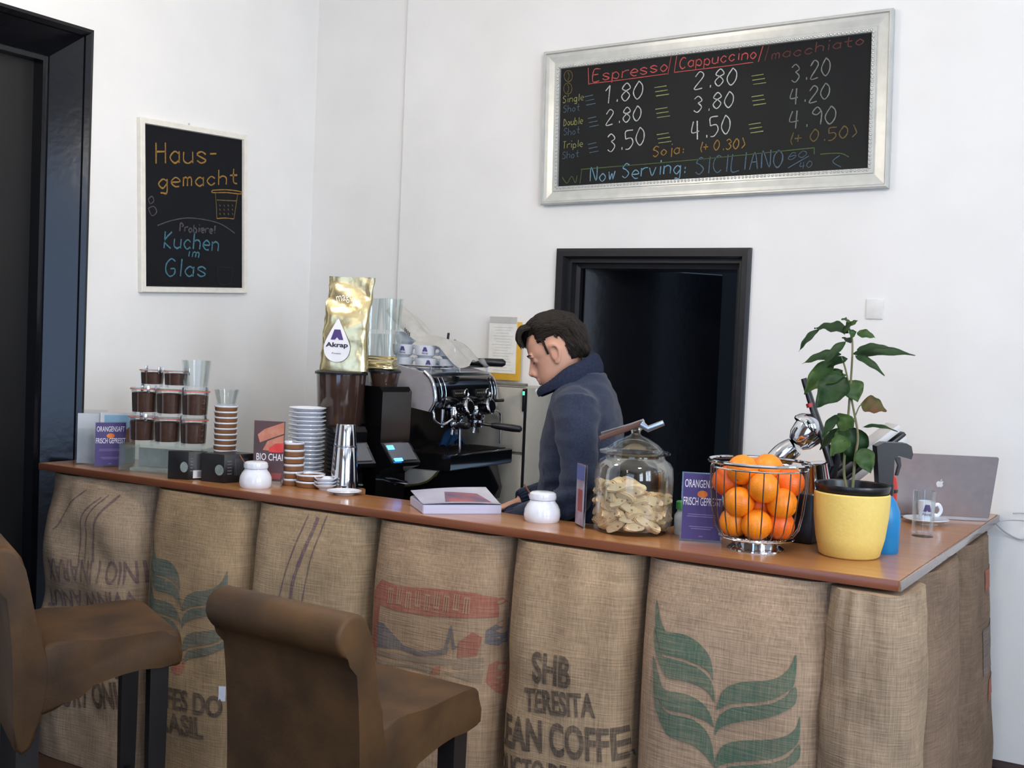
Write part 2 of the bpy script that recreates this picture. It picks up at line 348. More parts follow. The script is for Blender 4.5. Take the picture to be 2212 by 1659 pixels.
# ------------------------------------------------------------------ coffee sacks in front of it
def tabl(T, t):
    for (a, va), (b, vb) in zip(T, T[1:]):
        if t <= b: return va+(vb-va)*((t-a)/(b-a))**1
    return T[-1][1]
def smo(T, t, h=.06): return (tabl(T, max(0, t-h))+2*tabl(T, t)+tabl(T, min(1, t+h)))/4
TH = [(0, .14), (.2, .16), (.5, .165), (.78, .155), (.9, .138), (1, .105)]
def front_sack(name, x0, x1, label, seed, th=TH, wr=None, ztop=.978, amp=.005):
    yb = -1.505; x0 += .003; x1 -= .003
    def S(x, z, d=0):
        u = max(-1, min(1, 2*(x-x0)/(x1-x0)-1)); t = max(0, min(1, (z-ZF)/(ztop-ZF)))
        e = max(0, 1-abs(u)**5.5)**.5; T = smo(th, t)
        wv = noise.noise(Vector((x*4, seed*3.1, z*5)))*amp*1.6 + noise.noise(Vector((x*13, seed*1.7, z*9)))*amp*.7
        if wr: wv += wr(u, t)
        return Vector((x, yb-.012-(T+wv)*e-d, z))
    bm = B(); nx, nz = 84, 96; g = []
    for k in range(nz+1):
        z = ZF+.002+(ztop-ZF-.002)*k/nz; row = []
        for i in range(nx+1):
            u = math.sin((i/nx-.5)*PI); row.append(bm.verts.new(S(x0+(u+1)/2*(x1-x0), z)))
        g.append(row)
    for k in range(nz):
        for i in range(nx): bm.faces.new((g[k][i], g[k][i+1], g[k+1][i+1], g[k+1][i]))
    ring = [g[0][i] for i in range(nx+1)] + [g[k][nx] for k in range(1, nz+1)] + [g[nz][i] for i in range(nx-1, -1, -1)] + [g[k][0] for k in range(nz-1, 0, -1)]
    back = [bm.verts.new((v.co.x, yb, v.co.z)) for v in ring]
    for i in range(len(ring)): bm.faces.new((ring[i-1], ring[i], back[i], back[i-1]))
    bm.faces.new(back)
    o = obj('coffee_sack', bm, burlap('burlap_%s' % name, tone=TONES[name]), angle=1.2)
    tag(o, label, 'sack', 'coffee sacks cladding the bar'); return o, S
TONES = {'a': (160, 140, 118), 'b': (158, 134, 104), 'c': (164, 141, 112), 'd': (164, 138, 112), 'e': (168, 142, 113), 'f': (172, 146, 121), 'g': (160, 138, 114), 'h': (134, 112, 94), 'i': (126, 106, 88)}  # h and i darker: shade of the short side put into the cloth
def wr_a(u, t): return .02*math.exp(-((t-.66)/.05)**2)*(.4+.6*u) - .022*math.exp(-((t-.55)/.06)**2) + .012*math.sin(22*t+3*u)*(t > .4)*.5
sackA, SA = front_sack('a', -.578, .05, 'crumpled coffee sack at the left end of the bar with purple stripes', 1, [(0, .16), (.3, .15), (.5, .175), (.7, .15), (.85, .15), (1, .09)], wr_a, amp=.012)
sackB, SB = front_sack('b', .05, .576, 'coffee sack with green leaf emblem beside the striped crumpled sack', 2)
sackC, SC = front_sack('c', .576, 1.12, 'plain coffee sack with three thin purple lines behind the middle stool', 3)
sackD, SD = front_sack('d', 1.12, 1.66, 'coffee sack printed with a red frame and blue mountains', 4)
def wr_e(u, t): return -.02*math.exp(-((t-.62)/.08)**2)*(u < -.3)*abs(u) + .006*math.sin(9*u)*t
sackE, SE = front_sack('e', 1.66, 2.116, 'coffee sack printed SHB TERESITA in black letters', 5, wr=wr_e)
sackF, SF = front_sack('f', 2.116, 2.70, 'coffee sack with big green leaf emblem near the counter corner', 6)
GREEN, PURP, RED_, BLUE_, GREY_, BLK = (38, 98, 84), (74, 56, 92), (158, 66, 60), (64, 82, 104), (112, 104, 96), (40, 36, 40)
EMBLEM = [[(2.1868,0.8681),(2.2044,0.8234),(2.2237,0.7934),(2.2367,0.7851),(2.2843,0.7869),(2.3295,0.7735),(2.3653,0.7425),(2.3792,0.7079),(2.3835,0.6716),(2.3727,0.6928),(2.3427,0.7083),(2.2977,0.7189),(2.2526,0.7204),(2.2272,0.723),(2.2077,0.7576),(2.1911,0.8023)],[(2.1913,0.7881),(2.2081,0.7482),(2.2275,0.716),(2.253,0.7124),(2.2982,0.7096),(2.3432,0.6976),(2.371,0.6786),(2.3842,0.6579),(2.3913,0.613),(2.3756,0.6354),(2.3406,0.652),(2.2958,0.6576),(2.2457,0.6577),(2.2215,0.6841),(2.2017,0.7233),(2.192,0.7645)],[(2.1947,0.7102),(2.2177,0.6597),(2.2399,0.6212),(2.3026,0.6214),(2.3477,0.6091),(2.3783,0.5826),(2.3938,0.544),(2.3773,0.5545),(2.3451,0.5619),(2.3053,0.5679),(2.2552,0.5674),(2.2319,0.5793),(2.2097,0.6154),(2.1989,0.6562)],[(2.2008,0.6399),(2.2182,0.598),(2.235,0.5681),(2.2608,0.5566),(2.3059,0.5563),(2.3458,0.548),(2.3789,0.5223),(2.3957,0.4794),(2.4003,0.4363),(2.3798,0.4573),(2.3394,0.4812),(2.2844,0.4883),(2.2538,0.496),(2.2293,0.5289),(2.2092,0.5725)],[(2.6111,0.7832),(2.5992,0.7521),(2.5824,0.7267),(2.5515,0.7066),(2.5059,0.6936),(2.4688,0.6848),(2.4272,0.6637),(2.4071,0.6345),(2.3995,0.5938),(2.4157,0.6062),(2.4437,0.6196),(2.4903,0.6324),(2.5452,0.6486),(2.5895,0.6765),(2.6128,0.7077)],[(2.6156,0.6971),(2.5901,0.6663),(2.5503,0.6405),(2.4955,0.6234),(2.4443,0.6086),(2.4121,0.5838),(2.3999,0.5568),(2.3983,0.5217),(2.4094,0.5426),(2.4371,0.5621),(2.4836,0.5808),(2.5386,0.5988),(2.5877,0.6245),(2.6179,0.6529)],[(2.6309,0.6176),(2.6235,0.587),(2.6043,0.5651),(2.5598,0.5444),(2.5003,0.5295),(2.4491,0.514),(2.4169,0.4887),(2.4006,0.4294),(2.4239,0.4449),(2.4613,0.4615),(2.517,0.4771),(2.5715,0.495),(2.6111,0.5217),(2.6319,0.5553)],[(2.6326,0.542),(2.6117,0.5093),(2.5721,0.4839),(2.5175,0.4658),(2.4619,0.4488),(2.4293,0.4331),(2.4079,0.38),(2.4356,0.405),(2.4822,0.4226),(2.5511,0.4452),(2.6089,0.4764),(2.6345,0.5045)]]
def emblem(S, par, name, ink, X, pick, x1=9):
    bm = B()
    for k in pick:
        pts = [X(*p) for p in EMBLEM[k]]
        put_poly(bm, pts, S, .0028, .015, 3)
    obj(name, bm, burlap('print_%s' % name + str(par.name), ink, cover=.85), par)
emblem(SF, sackF, 'leaf_emblem', GREEN, lambda x, z: (x, z), range(8))
kx, kz = (.530-.06)/(2.63-2.187), 1.0
emblem(SB, sackB, 'leaf_emblem', (44, 84, 84), lambda x, z: (.535+(x-2.635)*.94, .80+(z-.868)*.92), range(8))
def words(S, par, items, ink, name, off=.03, cover=.92):
    bm = B()
    for s, a, b, h in items: put_text(bm, s, a, b, h, S, .003, off, .015)
    return obj(name, bm, burlap('ink_%s_%s' % (name, par.name), ink, cover=cover), par)
words(SE, sackE, [('SHB', (1.805, .566), (1.943, .572), .088), ('TERESITA', (1.785, .470), (2.025, .497), .068), ('LEAN COFFE', (1.672, .343), (2.11, .375), .095), ('DUCTO DE GUAT', (1.68, .255), (2.105, .285), .06)], BLK, 'black_lettering')
words(SB, sackB, [('CAFES DO', (.13, .175), (.515, .187), .075), ('BRASIL', (.16, .078), (.44, .095), .075)], BLK, 'black_lettering')
bm = B(); put_poly(bm, [(.30+.034*math.cos(a*.5), .345+.038*math.sin(a*.5)) for a in range(12)], SB, .0015, .02); obj('red_spot', bm, burlap('red_spot', (170, 72, 56)), sackB)
words(SA, sackA, [('EXPORT ONLY', (-.46, .05), (.035, .12), .1), ('ABUYAX', (-.30, .20), (.02, .235), .09)], BLK, 'black_lettering')
words(SA, sackA, [('INIO I INARAX', (.03, .690), (-.46, .645), .09), ('WINW ANUT', (.02, .575), (-.48, .515), .07)], PURP, 'purple_lettering', .0, .75)
def stripes(S, par, L, wd, ink, nm):
    bm = B()
    for pl, w_ in zip(L, wd):
        P = [(p.x, p.y) for p in smooth_path([(x, z, 0) for x, z in pl], 10)]
        chalk(bm, P, w_, lambda u, v, d: S(u, v, d), .0018)
    obj(nm, bm, burlap('stripe_'+par.name+nm, ink, cover=.8), par)
stripes(SA, sackA, [[(-0.1853,0.9164),(-0.2681,0.842),(-0.2754,0.7534),(-0.2717,0.6587)],[(-0.1539,0.9269),(-0.2356,0.8384),(-0.2425,0.7428),(-0.2337,0.6564)],[(-0.1017,0.9324),(-0.1821,0.8372),(-0.1945,0.7488),(-0.1857,0.6629)],[(-0.2827,0.9354),(-0.357,0.8762),(-0.4091,0.789),(-0.4417,0.7628)]], (.006, .006, .012, .006), PURP, 'purple_stripes')
stripes(SC, sackC, [[(0.8593,0.9601),(0.8343,0.8865),(0.7971,0.7614),(0.7728,0.6589)],[(0.9048,0.9599),(0.8774,0.8701),(0.8401,0.7564),(0.8232,0.6556)],[(0.9425,0.9696),(0.9215,0.8972),(0.8956,0.775),(0.8798,0.6587)]], (.005, .016, .005), PURP, 'purple_stripes')
FR = {'red':[[(1.2105,0.7925),(1.275,0.781),(1.3748,0.7877),(1.4899,0.7969),(1.5786,0.7975),(1.6429,0.785),(1.6696,0.7645),(1.6658,0.7247),(1.5881,0.7207),(1.4939,0.7123),(1.3973,0.7021),(1.2851,0.6999),(1.208,0.7077)],[(1.2105,0.7925),(1.208,0.7077),(1.2028,0.6088),(1.2008,0.5116),(1.17,0.5718),(1.1736,0.7506)],[(1.624,0.5748),(1.6723,0.5885),(1.6831,0.5413),(1.6753,0.4661),(1.6399,0.4839),(1.618,0.5193)],[(1.5331,0.6385),(1.5785,0.676),(1.6055,0.6607),(1.5937,0.6016),(1.5296,0.5879)],[(1.4415,0.5419),(1.4714,0.5524),(1.4695,0.5268),(1.4396,0.5187)]],'blue':[[(1.199,0.65),(1.23,0.6497),(1.2695,0.625),(1.3185,0.5919),(1.3843,0.5853),(1.451,0.5993),(1.4984,0.6176),(1.4934,0.5966),(1.4518,0.5818),(1.3788,0.569),(1.3097,0.5775),(1.2015,0.5667)],[(1.6132,0.6817),(1.6632,0.7194),(1.6794,0.678),(1.6791,0.624),(1.6387,0.6317),(1.6122,0.642)],[(1.4807,0.6095),(1.5011,0.6858),(1.5082,0.687),(1.5189,0.6261),(1.5338,0.6236),(1.5107,0.6096),(1.5054,0.6589),(1.4926,0.6116)]],'grey':[[(1.202,0.5563),(1.3791,0.5639),(1.4401,0.5721),(1.5298,0.5829),(1.6114,0.5973),(1.6123,0.5777),(1.441,0.552),(1.2925,0.5409),(1.1995,0.5402)],[(1.2034,0.5252),(1.2931,0.5281),(1.4414,0.5445),(1.4364,0.5207),(1.3498,0.5254),(1.2041,0.5096)],[(1.4783,0.5334),(1.6132,0.558),(1.6096,0.5127),(1.5385,0.5244)],[(1.5243,0.5744),(1.6125,0.5728),(1.613,0.5629),(1.5135,0.5499)]]}
BAND = [(1.2, 0.75), (1.263, 0.743), (1.326, 0.743), (1.389, 0.745), (1.451, 0.751), (1.514, 0.756), (1.577, 0.759), (1.64, 0.754)]
for nm, key, ink, cv in (('red_print', 'red', RED_, .75), ('blue_print', 'blue', BLUE_, .75), ('grey_print', 'grey', GREY_, .55)):
    bm = B()
    for p in FR[key]:
        put_poly(bm, [(min(max(x, 1.128), 1.652), z) for x, z in p], SD, .0013 if key == 'grey' else .0016, .02, 0)
    obj(nm, bm, burlap('print_'+key, ink, cover=cv), sackD)
bm = B()
for i in range(9):
    x_ = 1.245+i*.037; zc_ = tabl(BAND, x_)+(.006 if i % 2 else 0)
    for a_, b_ in ((0, .005), (.009, .014), (.018, .022)): put_poly(bm, [(x_+a_, zc_+.026), (x_+b_, zc_+.026), (x_+b_, zc_-.026), (x_+a_, zc_-.026)], SD, .003, .03)
    put_poly(bm, [(x_, zc_+.026-.044*(i % 2)), (x_+.02, zc_+.026-.044*(i % 2)), (x_+.02, zc_+.02-.044*(i % 2)), (x_, zc_+.02-.044*(i % 2))], SD, .0032, .03)
obj('banner_letters', bm, burlap('banner_gaps', (172, 128, 104), cover=.8), sackD)
bm = B(); put_poly(bm, [(.497, .30), (.521, .30), (.521, .245), (.497, .245)], SB, .003, .03); sg = obj('white_tag', bm, M('tag_white', (200, 206, 220), .7), sackB); sg['label'] = 'small white paper tag'
# round the corner: fuller sacks standing against the right-hand panel
def column_sack(name, c, hx, hy, prof, label, seed, fold=0, ztop=.975, n=3.0):
    def S(a, z, d=0):
        t = max(0, (z-ZF)/(ztop-ZF)); k = smo(prof, t, .05); ca, sa = math.cos(a), math.sin(a)
        rr = (abs(ca)**n+abs(sa)**n)**(-1/n)
        x, y = rr*ca*hx*k, rr*sa*hy*(k**.5)
        wv = 1+.05*noise.noise(Vector((ca*2+seed, sa*2, z*5)))+.03*noise.noise(Vector((ca*5+seed, sa*5, z*12)))+fold*math.sin(14*z+3.2*math.sin(a+.7)+a*2)*max(0, math.sin(PI*min(1, t*1.1)))*(.5+.5*noise.noise(Vector((ca*2, sa*2, z*3+seed))))+.035*math.sin(11*a+seed+2*math.sin(3*a))*t**7
        p = Vector((c[0]+x*wv, c[1]+y*wv, z)); return p+Vector((ca, sa, 0))*d
    bm = B(); rings = [[S(2*PI*i/160, ZF+.002+(ztop-ZF-.002)*k/96) for i in range(160)] for k in range(97)]
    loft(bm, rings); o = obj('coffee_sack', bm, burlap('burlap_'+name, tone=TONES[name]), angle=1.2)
    tag(o, label, 'sack', 'coffee sacks cladding the bar'); return o, S
sackG, SG = column_sack('g', (2.785, -1.50), .135, .175, [(0, 1.06), (.2, 1.08), (.5, 1.0), (.75, .97), (.88, .90), (1, .78)], 'plain creased coffee sack wrapped round the counter corner', 7, .085)
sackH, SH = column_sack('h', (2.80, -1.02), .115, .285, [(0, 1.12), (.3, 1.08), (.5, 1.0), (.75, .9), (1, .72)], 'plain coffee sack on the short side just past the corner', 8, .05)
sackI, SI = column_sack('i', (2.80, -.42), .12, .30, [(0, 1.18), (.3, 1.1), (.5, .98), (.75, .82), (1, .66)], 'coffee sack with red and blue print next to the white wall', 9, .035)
def patch(S, par, nm, ink, a0, a1, z0, z1, skew=0):
    bm = B(); n = 26; g = [[bm.verts.new(S(a0+(a1-a0)*i/n+skew*k/n, z0+(z1-z0)*k/n, .0018)) for i in range(n+1)] for k in range(n+1)]
    for k in range(n):
        for i in range(n): bm.faces.new((g[k][i], g[k][i+1], g[k+1][i+1], g[k+1][i]))
    obj(nm, bm, burlap('patch_'+nm+str(z0), ink, cover=.7), par)
patch(SI, sackI, 'red_print', RED_, .05, .75, .79, .86); patch(SI, sackI, 'blue_print', (70, 76, 92), -.1, .8, .50, .66); patch(SI, sackI, 'red_print', RED_, .1, .8, .40, .47, .1)
# ------------------------------------------------------------------ chalkboards on the walls
slate = M('slate', (17, 18, 21), .6, col2=(38, 39, 38), scale=1.6, mix=.5, spec=.18)
slate2 = M('slate_black', (18, 19, 24), .7, col2=(24, 25, 31), scale=6, spec=.15)
CH = {'r': (196, 92, 88), 'd': (104, 66, 62), 'w': (205, 208, 205), 'g': (134, 138, 130), 'o': (160, 124, 66), 'b': (112, 98, 62), 'c': (126, 168, 192), 'k': (92, 112, 128), 'y': (158, 160, 104), 'n': (92, 112, 70), 't': (82, 128, 144), 'e': (48, 50, 48), 'f': (92, 90, 94)}
CN = {'r': 'red_chalk', 'd': 'faint_red_chalk', 'w': 'white_chalk', 'g': 'grey_chalk', 'o': 'orange_chalk', 'b': 'brown_chalk', 'c': 'light_blue_chalk', 'k': 'dim_blue_chalk', 'y': 'yellow_chalk', 'n': 'green_chalk', 't': 'teal_chalk', 'e': 'faint_chalk', 'f': 'dim_grey_chalk'}
def chalkmat(k): return M('chalk_'+k, CH[k], .95, col2=[v*.78 for v in CH[k]], scale=160, mix=.4, spec=.1)
def board(root, texts, lines, fn, wd, wl):
    bms = {}
    for i, (s, x0, z0, x1, z1, h, c) in enumerate(texts): chalk_text(bms.setdefault(c, B()), s, x0, z0, x1, z1, h, fn, wd*(1 if h > .035 else .6), seed=i)
    for c, pl in lines: chalk(bms.setdefault(c, B()), [(p.x, p.y) for p in smooth_path([(x, z, 0) for x, z in pl], 5)], wl, fn)
    for c, bm in bms.items():
        o = obj('chalk_writing', bm, chalkmat(c), root); o['label'] = CN[c].replace('_', ' ')+' writing'
    return root
silver = M('silver_frame_paint', (190, 192, 188), .36, metal=.4, col2=(206, 208, 204), scale=20)
def frame_ring(bm, W, H, prof, X):
    """picture-frame moulding: prof = [(inset, height), ...]"""
    rows = [[X @ Vector((sx*(W/2-i), sz*(H/2-i), h)) for sx, sz in ((-1, -1), (1, -1), (1, 1), (-1, 1))] for i, h in prof]
    V = [[bm.verts.new(p) for p in r] for r in rows]
    for a, b in zip(V, V[1:]):
        for k in range(4): bm.faces.new((a[k], a[(k+1) % 4], b[(k+1) % 4], b[k]))
XB = Matrix.Translation((1.602, -.002, 2.5935)) @ Matrix.Rotation(PI/2, 4, 'X') @ Matrix.Rotation(math.radians(1.25), 4, 'Z')
bb = thing('price_board', 'wide chalkboard with coffee prices in a silver moulded frame above the black door', 'chalkboard')
bm = B(); frame_ring(bm, 1.572, .702, [(.0, 0), (0, .03), (.006, .038), (.012, .038), (.016, .03), (.03, .028), (.055, .022), (.06, .022), (.062, .026), (.068, .026)], XB)
obj('outer_frame', bm, silver, bb, smooth=False)
bm = B(); frame_ring(bm, 1.436, .566, [(.0, .02), (0, .026), (.014, .026), (.016, .012)], XB)
for sx, n, hv in ((1, 88, 0), (-1, 88, 0), (1, 34, 1), (-1, 34, 1)):
    for i in range(n):
        t = (i+.5)/n-.5
        p = Vector((t*1.42, sx*.276, .027)) if not hv else Vector((sx*.711, t*.55, .027))
        ball(bm, XB @ p, .0062, 1)
obj('beaded_rim', bm, silver, bb)
bm = B(); box(bm, XB @ Vector((0, 0, .008)), (1.42, .55, .012), mat=XB.to_3x3().to_4x4()); obj('slate_panel', bm, slate, bb)
board(bb, [('Espresso', 1.061, 2.7746, 1.425, 2.7971, 0.0521, 'r'), ('Cappuccino', 1.4811, 2.8005, 1.8247, 2.8186, 0.048, 'r'), ('macchiato', 1.8911, 2.8035, 2.2691, 2.8334, 0.0402, 'd'), ('1.80', 1.124, 2.6754, 1.3097, 2.6833, 0.0788, 'w'), ('2.80', 1.5518, 2.7102, 1.741, 2.7158, 0.0715, 'w'), ('3.20', 1.9806, 2.7017, 2.14, 2.7195, 0.0722, 'g'), ('2.80', 1.1358, 2.5759, 1.3076, 2.5905, 0.0663, 'w'), ('3.80', 1.5549, 2.6075, 1.7334, 2.6235, 0.0676, 'w'), ('4.20', 1.9774, 2.6133, 2.1411, 2.6267, 0.0647, 'g'), ('3.50', 1.151, 2.4558, 1.3309, 2.4801, 0.0787, 'w'), ('4.50', 1.5525, 2.4872, 1.7267, 2.5134, 0.0796, 'w'), ('4.90', 1.9787, 2.5132, 2.1707, 2.5267, 0.0723, 'g'), ('Soja:', 1.3735, 2.4257, 1.5207, 2.4392, 0.0446, 'o'), ('(+ 0.30)', 1.5847, 2.4363, 1.7873, 2.4465, 0.0436, 'o'), ('(+ 0.50)', 1.9742, 2.4491, 2.2517, 2.467, 0.0495, 'b'), ('Now Serving:', 1.069, 2.3266, 1.5337, 2.3514, 0.0627, 'c'), ('SICILIANO', 1.5768, 2.3419, 1.9591, 2.3625, 0.0715, 'k'), ('60', 1.9813, 2.3863, 2.0582, 2.3962, 0.0267, 'k'), ('40', 2.0318, 2.3484, 2.0833, 2.3539, 0.0265, 'k'), ('Single', 0.9111, 2.6894, 1.0179, 2.6969, 0.0317, 'y'), ('Shot', 0.9157, 2.6451, 1.0013, 2.6502, 0.0317, 'k'), ('Double', 0.9209, 2.586, 1.0184, 2.5909, 0.0317, 'y'), ('Shot', 0.9231, 2.5417, 1.0063, 2.5478, 0.0317, 'k'), ('Triple', 0.9213, 2.4809, 1.0234, 2.4886, 0.0317, 'y'), ('Shot', 0.9211, 2.4346, 1.0068, 2.4414, 0.0318, 'k')], [('r',[(1.0344,2.8408),(1.0405,2.7638)]),('r',[(1.0403,2.7679),(1.2266,2.7744),(1.4214,2.7834)]),('r',[(1.4392,2.8616),(1.4259,2.7791)]),('r',[(1.4649,2.8653),(1.456,2.7847)]),('r',[(1.4559,2.7867),(1.6795,2.7942),(1.8116,2.8006)]),('r',[(1.8503,2.8641),(1.8336,2.8007)]),('d',[(1.878,2.8673),(1.8615,2.8022)]),('n',[(1.019,2.3846),(1.5736,2.4052),(2.0888,2.4323)]),('n',[(2.0888,2.4323),(2.0901,2.4061)]),('n',[(1.0239,2.3823),(1.0174,2.322)]),('n',[(2.1149,2.405),(2.1938,2.4052),(2.2318,2.3888)]),('k',[(1.983,2.354),(2.0676,2.3996)]),('k',[(2.1943,2.3959),(2.1674,2.373),(2.2023,2.3493)]),('n',[(0.9251,2.3523),(0.9505,2.3241),(0.973,2.3549),(0.9935,2.3249),(1.0014,2.3581)]),('y',[(1.3655,2.7277),(1.4225,2.7315)]),('y',[(1.3704,2.7093),(1.4293,2.7131)]),('y',[(1.3753,2.6909),(1.436,2.6946)]),('y',[(1.3746,2.6327),(1.4315,2.6371)]),('y',[(1.3795,2.6144),(1.4383,2.6187)]),('y',[(1.3844,2.596),(1.4451,2.6003)]),('y',[(1.3868,2.5216),(1.4436,2.5266)]),('y',[(1.3917,2.5033),(1.4504,2.5083)]),('y',[(1.3965,2.4849),(1.4572,2.49)]),('y',[(1.8068,2.7435),(1.8589,2.7471)]),('y',[(1.8114,2.7259),(1.8652,2.7294)]),('y',[(1.8159,2.7083),(1.8715,2.7118)]),('y',[(1.8113,2.6569),(1.8633,2.6609)]),('y',[(1.8158,2.6393),(1.8696,2.6433)]),('y',[(1.8203,2.6217),(1.8759,2.6257)]),('y',[(1.805,2.5419),(1.8572,2.5466)]),('y',[(1.8096,2.5244),(1.8635,2.5291)]),('y',[(1.8141,2.5068),(1.8698,2.5115)]),('k',[(1.0224,2.7112),(1.0646,2.7165)]),('k',[(1.0276,2.6921),(1.0718,2.6974)]),('k',[(1.0327,2.6731),(1.0791,2.6783)]),('k',[(1.0437,2.6123),(1.0858,2.618)]),('k',[(1.0489,2.5933),(1.093,2.599)]),('k',[(1.054,2.5743),(1.1002,2.58)]),('k',[(1.0494,2.4957),(1.0915,2.5019)]),('k',[(1.0546,2.4768),(1.0987,2.483)]),('k',[(1.0597,2.4578),(1.1059,2.464)]),('b',[(0.9555,2.8097),(0.9512,2.7939),(0.9388,2.7863),(0.9241,2.7905),(0.9139,2.8045),(0.9132,2.8218),(0.9223,2.8342),(0.9368,2.8358),(0.9499,2.8259),(0.9555,2.8093)]),('b',[(0.9306,2.8304),(0.9387,2.811),(0.9325,2.7927)]),('b',[(0.9559,2.7533),(0.9516,2.7375),(0.9392,2.7298),(0.9244,2.7339),(0.9143,2.7479),(0.9136,2.7652),(0.9226,2.7776),(0.9371,2.7793),(0.9503,2.7695),(0.9559,2.7529)]),('b',[(0.931,2.774),(0.9391,2.7545),(0.9328,2.7362)])], lambda u, v, d=.001: Vector((u, -.002-.0145-d, v)), .0056, .0042)
white_w = M('white_frame_wood', (226, 222, 212), .5)
XS = Matrix.Translation((XL+.001, -.818, 2.141)) @ Matrix(((0, 0, 1, 0), (1, 0, 0, 0), (0, 1, 0, 0), (0, 0, 0, 1))) @ Matrix.Rotation(math.radians(2.6), 4, 'Z')
sb = thing('small_chalkboard', 'upright chalkboard in narrow white frame reading Hausgemacht Kuchen im Glas', 'chalkboard')
bm = B(); frame_ring(bm, .664, .768, [(0, 0), (0, .022), (.003, .025), (.024, .025), (.027, .012)], XS); obj('frame', bm, white_w, sb, smooth=False)
bm = B(); box(bm, XS @ Vector((0, 0, .008)), (.62, .724, .01), mat=XS.to_3x3().to_4x4()); obj('slate_panel', bm, slate2, sb)
bm = B(); tube(bm, [XS @ Vector((-.03, .386, .004)), XS @ Vector((-.03, .396, .006))], .004); obj('hanging_nail', bm, silver, sb)
board(sb, [('Haus-', -1.0634, 2.3175, -0.6758, 2.3852, 0.0912, 'o'), ('gemacht', -1.0461, 2.2146, -0.5484, 2.2991, 0.0707, 'o'), ('Probiere!', -0.9123, 2.0329, -0.6914, 2.0458, 0.0362, 'f'), ('Kuchen', -1.0034, 1.9508, -0.6638, 1.9669, 0.0755, 't'), ('im', -0.8626, 1.9244, -0.7873, 1.924, 0.0429, 't'), ('Glas', -0.9902, 1.8218, -0.7393, 1.8339, 0.08, 't')], [('o',[(-0.715,2.2465),(-0.6245,2.2603),(-0.531,2.2633),(-0.5305,2.2522),(-0.624,2.2471),(-0.7145,2.2357),(-0.715,2.2465)]),('b',[(-0.6964,2.2336),(-0.6879,2.1755),(-0.6824,2.1169)]),('o',[(-0.6824,2.1169),(-0.6248,2.1253),(-0.569,2.1269)]),('b',[(-0.5493,2.2476),(-0.5591,2.186),(-0.569,2.1269)]),('b',[(-0.6861,2.2042),(-0.5573,2.2153)]),('f',[(-1.0451,2.0469),(-0.9588,2.0788),(-0.8411,2.102),(-0.6694,2.0963),(-0.5597,2.0585)]),('f',[(-1.1027,2.158),(-1.082,2.1729),(-1.0706,2.1537),(-1.0914,2.1389),(-1.1027,2.158)]),('f',[(-1.1012,2.1172),(-1.0697,2.129),(-1.0528,2.1062),(-1.0788,2.0867),(-1.1012,2.1172)]),('e',[(-0.6664,1.885),(-0.651,1.8108),(-0.5834,1.8172),(-0.5615,1.8881)]),('e',[(-0.6666,1.8894),(-0.5616,1.8903)]),('b',[(-0.6671,2.1845),(-0.6607,2.1765)]),('b',[(-0.6398,2.1877),(-0.6333,2.1797)]),('b',[(-0.6123,2.191),(-0.6057,2.1829)]),('b',[(-0.5845,2.1942),(-0.5779,2.1861)]),('b',[(-0.6663,2.1649),(-0.6598,2.1568)]),('b',[(-0.6389,2.168),(-0.6324,2.1599)]),('b',[(-0.6114,2.1711),(-0.6048,2.163)]),('b',[(-0.5836,2.1743),(-0.577,2.1661)]),('b',[(-0.6654,2.1452),(-0.659,2.1371)]),('b',[(-0.6381,2.1482),(-0.6316,2.1401)]),('b',[(-0.6105,2.1513),(-0.604,2.1431)]),('b',[(-0.5827,2.1544),(-0.5761,2.1462)])], lambda u, v, d=.001: Vector((XL+.0145+d, u, v)), .009, .006)
bm = B(); box(bm, (2.363, -.004, 1.782), (.068, .008, .08), bev=.003); tag(obj('wall_plate', bm, M('white_cover_plate', (220, 219, 217), .45)), 'small square white cover plate high on the back wall', 'wall plate')

# ------------------------------------------------------------------ things on the counter, left to right
clear = glass('clear_glass'); acryl = glass('clear_acrylic', (248, 250, 251), .03); tint = glass('greenish_glass', (246, 250, 249), .02)
porc = M('white_porcelain', (222, 226, 234), .12, spec=.6, coat=.4); black_pl = M('black_plastic', (20, 20, 23), .35, spec=.5); chrome = M('chrome', (205, 207, 212), .09, metal=1); steel = M('brushed_steel', (176, 178, 184), .24, metal=1)
purple = M('purple_card', (66, 52, 112), .5, col2=(72, 58, 118), scale=8); whiteink = M('white_print', (226, 224, 232), .6); orange_i = M('orange_print', (236, 150, 50), .6, col2=(214, 82, 44), scale=30); lilac = M('pale_lilac_print', (128, 112, 160), .6)
def plane_fn(a, b, z0):
    """vertical sheet from a to b: u runs 0..1 along it, v is height, d lifts off the front"""
    A, Bv = Vector((a[0], a[1], 0)), Vector((b[0], b[1], 0)); e = Bv-A; n = Vector((e.y, -e.x, 0)).normalized()
    return lambda u, v, d: A+e*u+Vector((0, 0, z0+v))+n*d
def sheet(bm, fn, u0, u1, v0, v1, d0, d1): return prism(bm, [(u0, v0), (u1, v0), (u1, v1), (u0, v1)], fn, d0, d1)
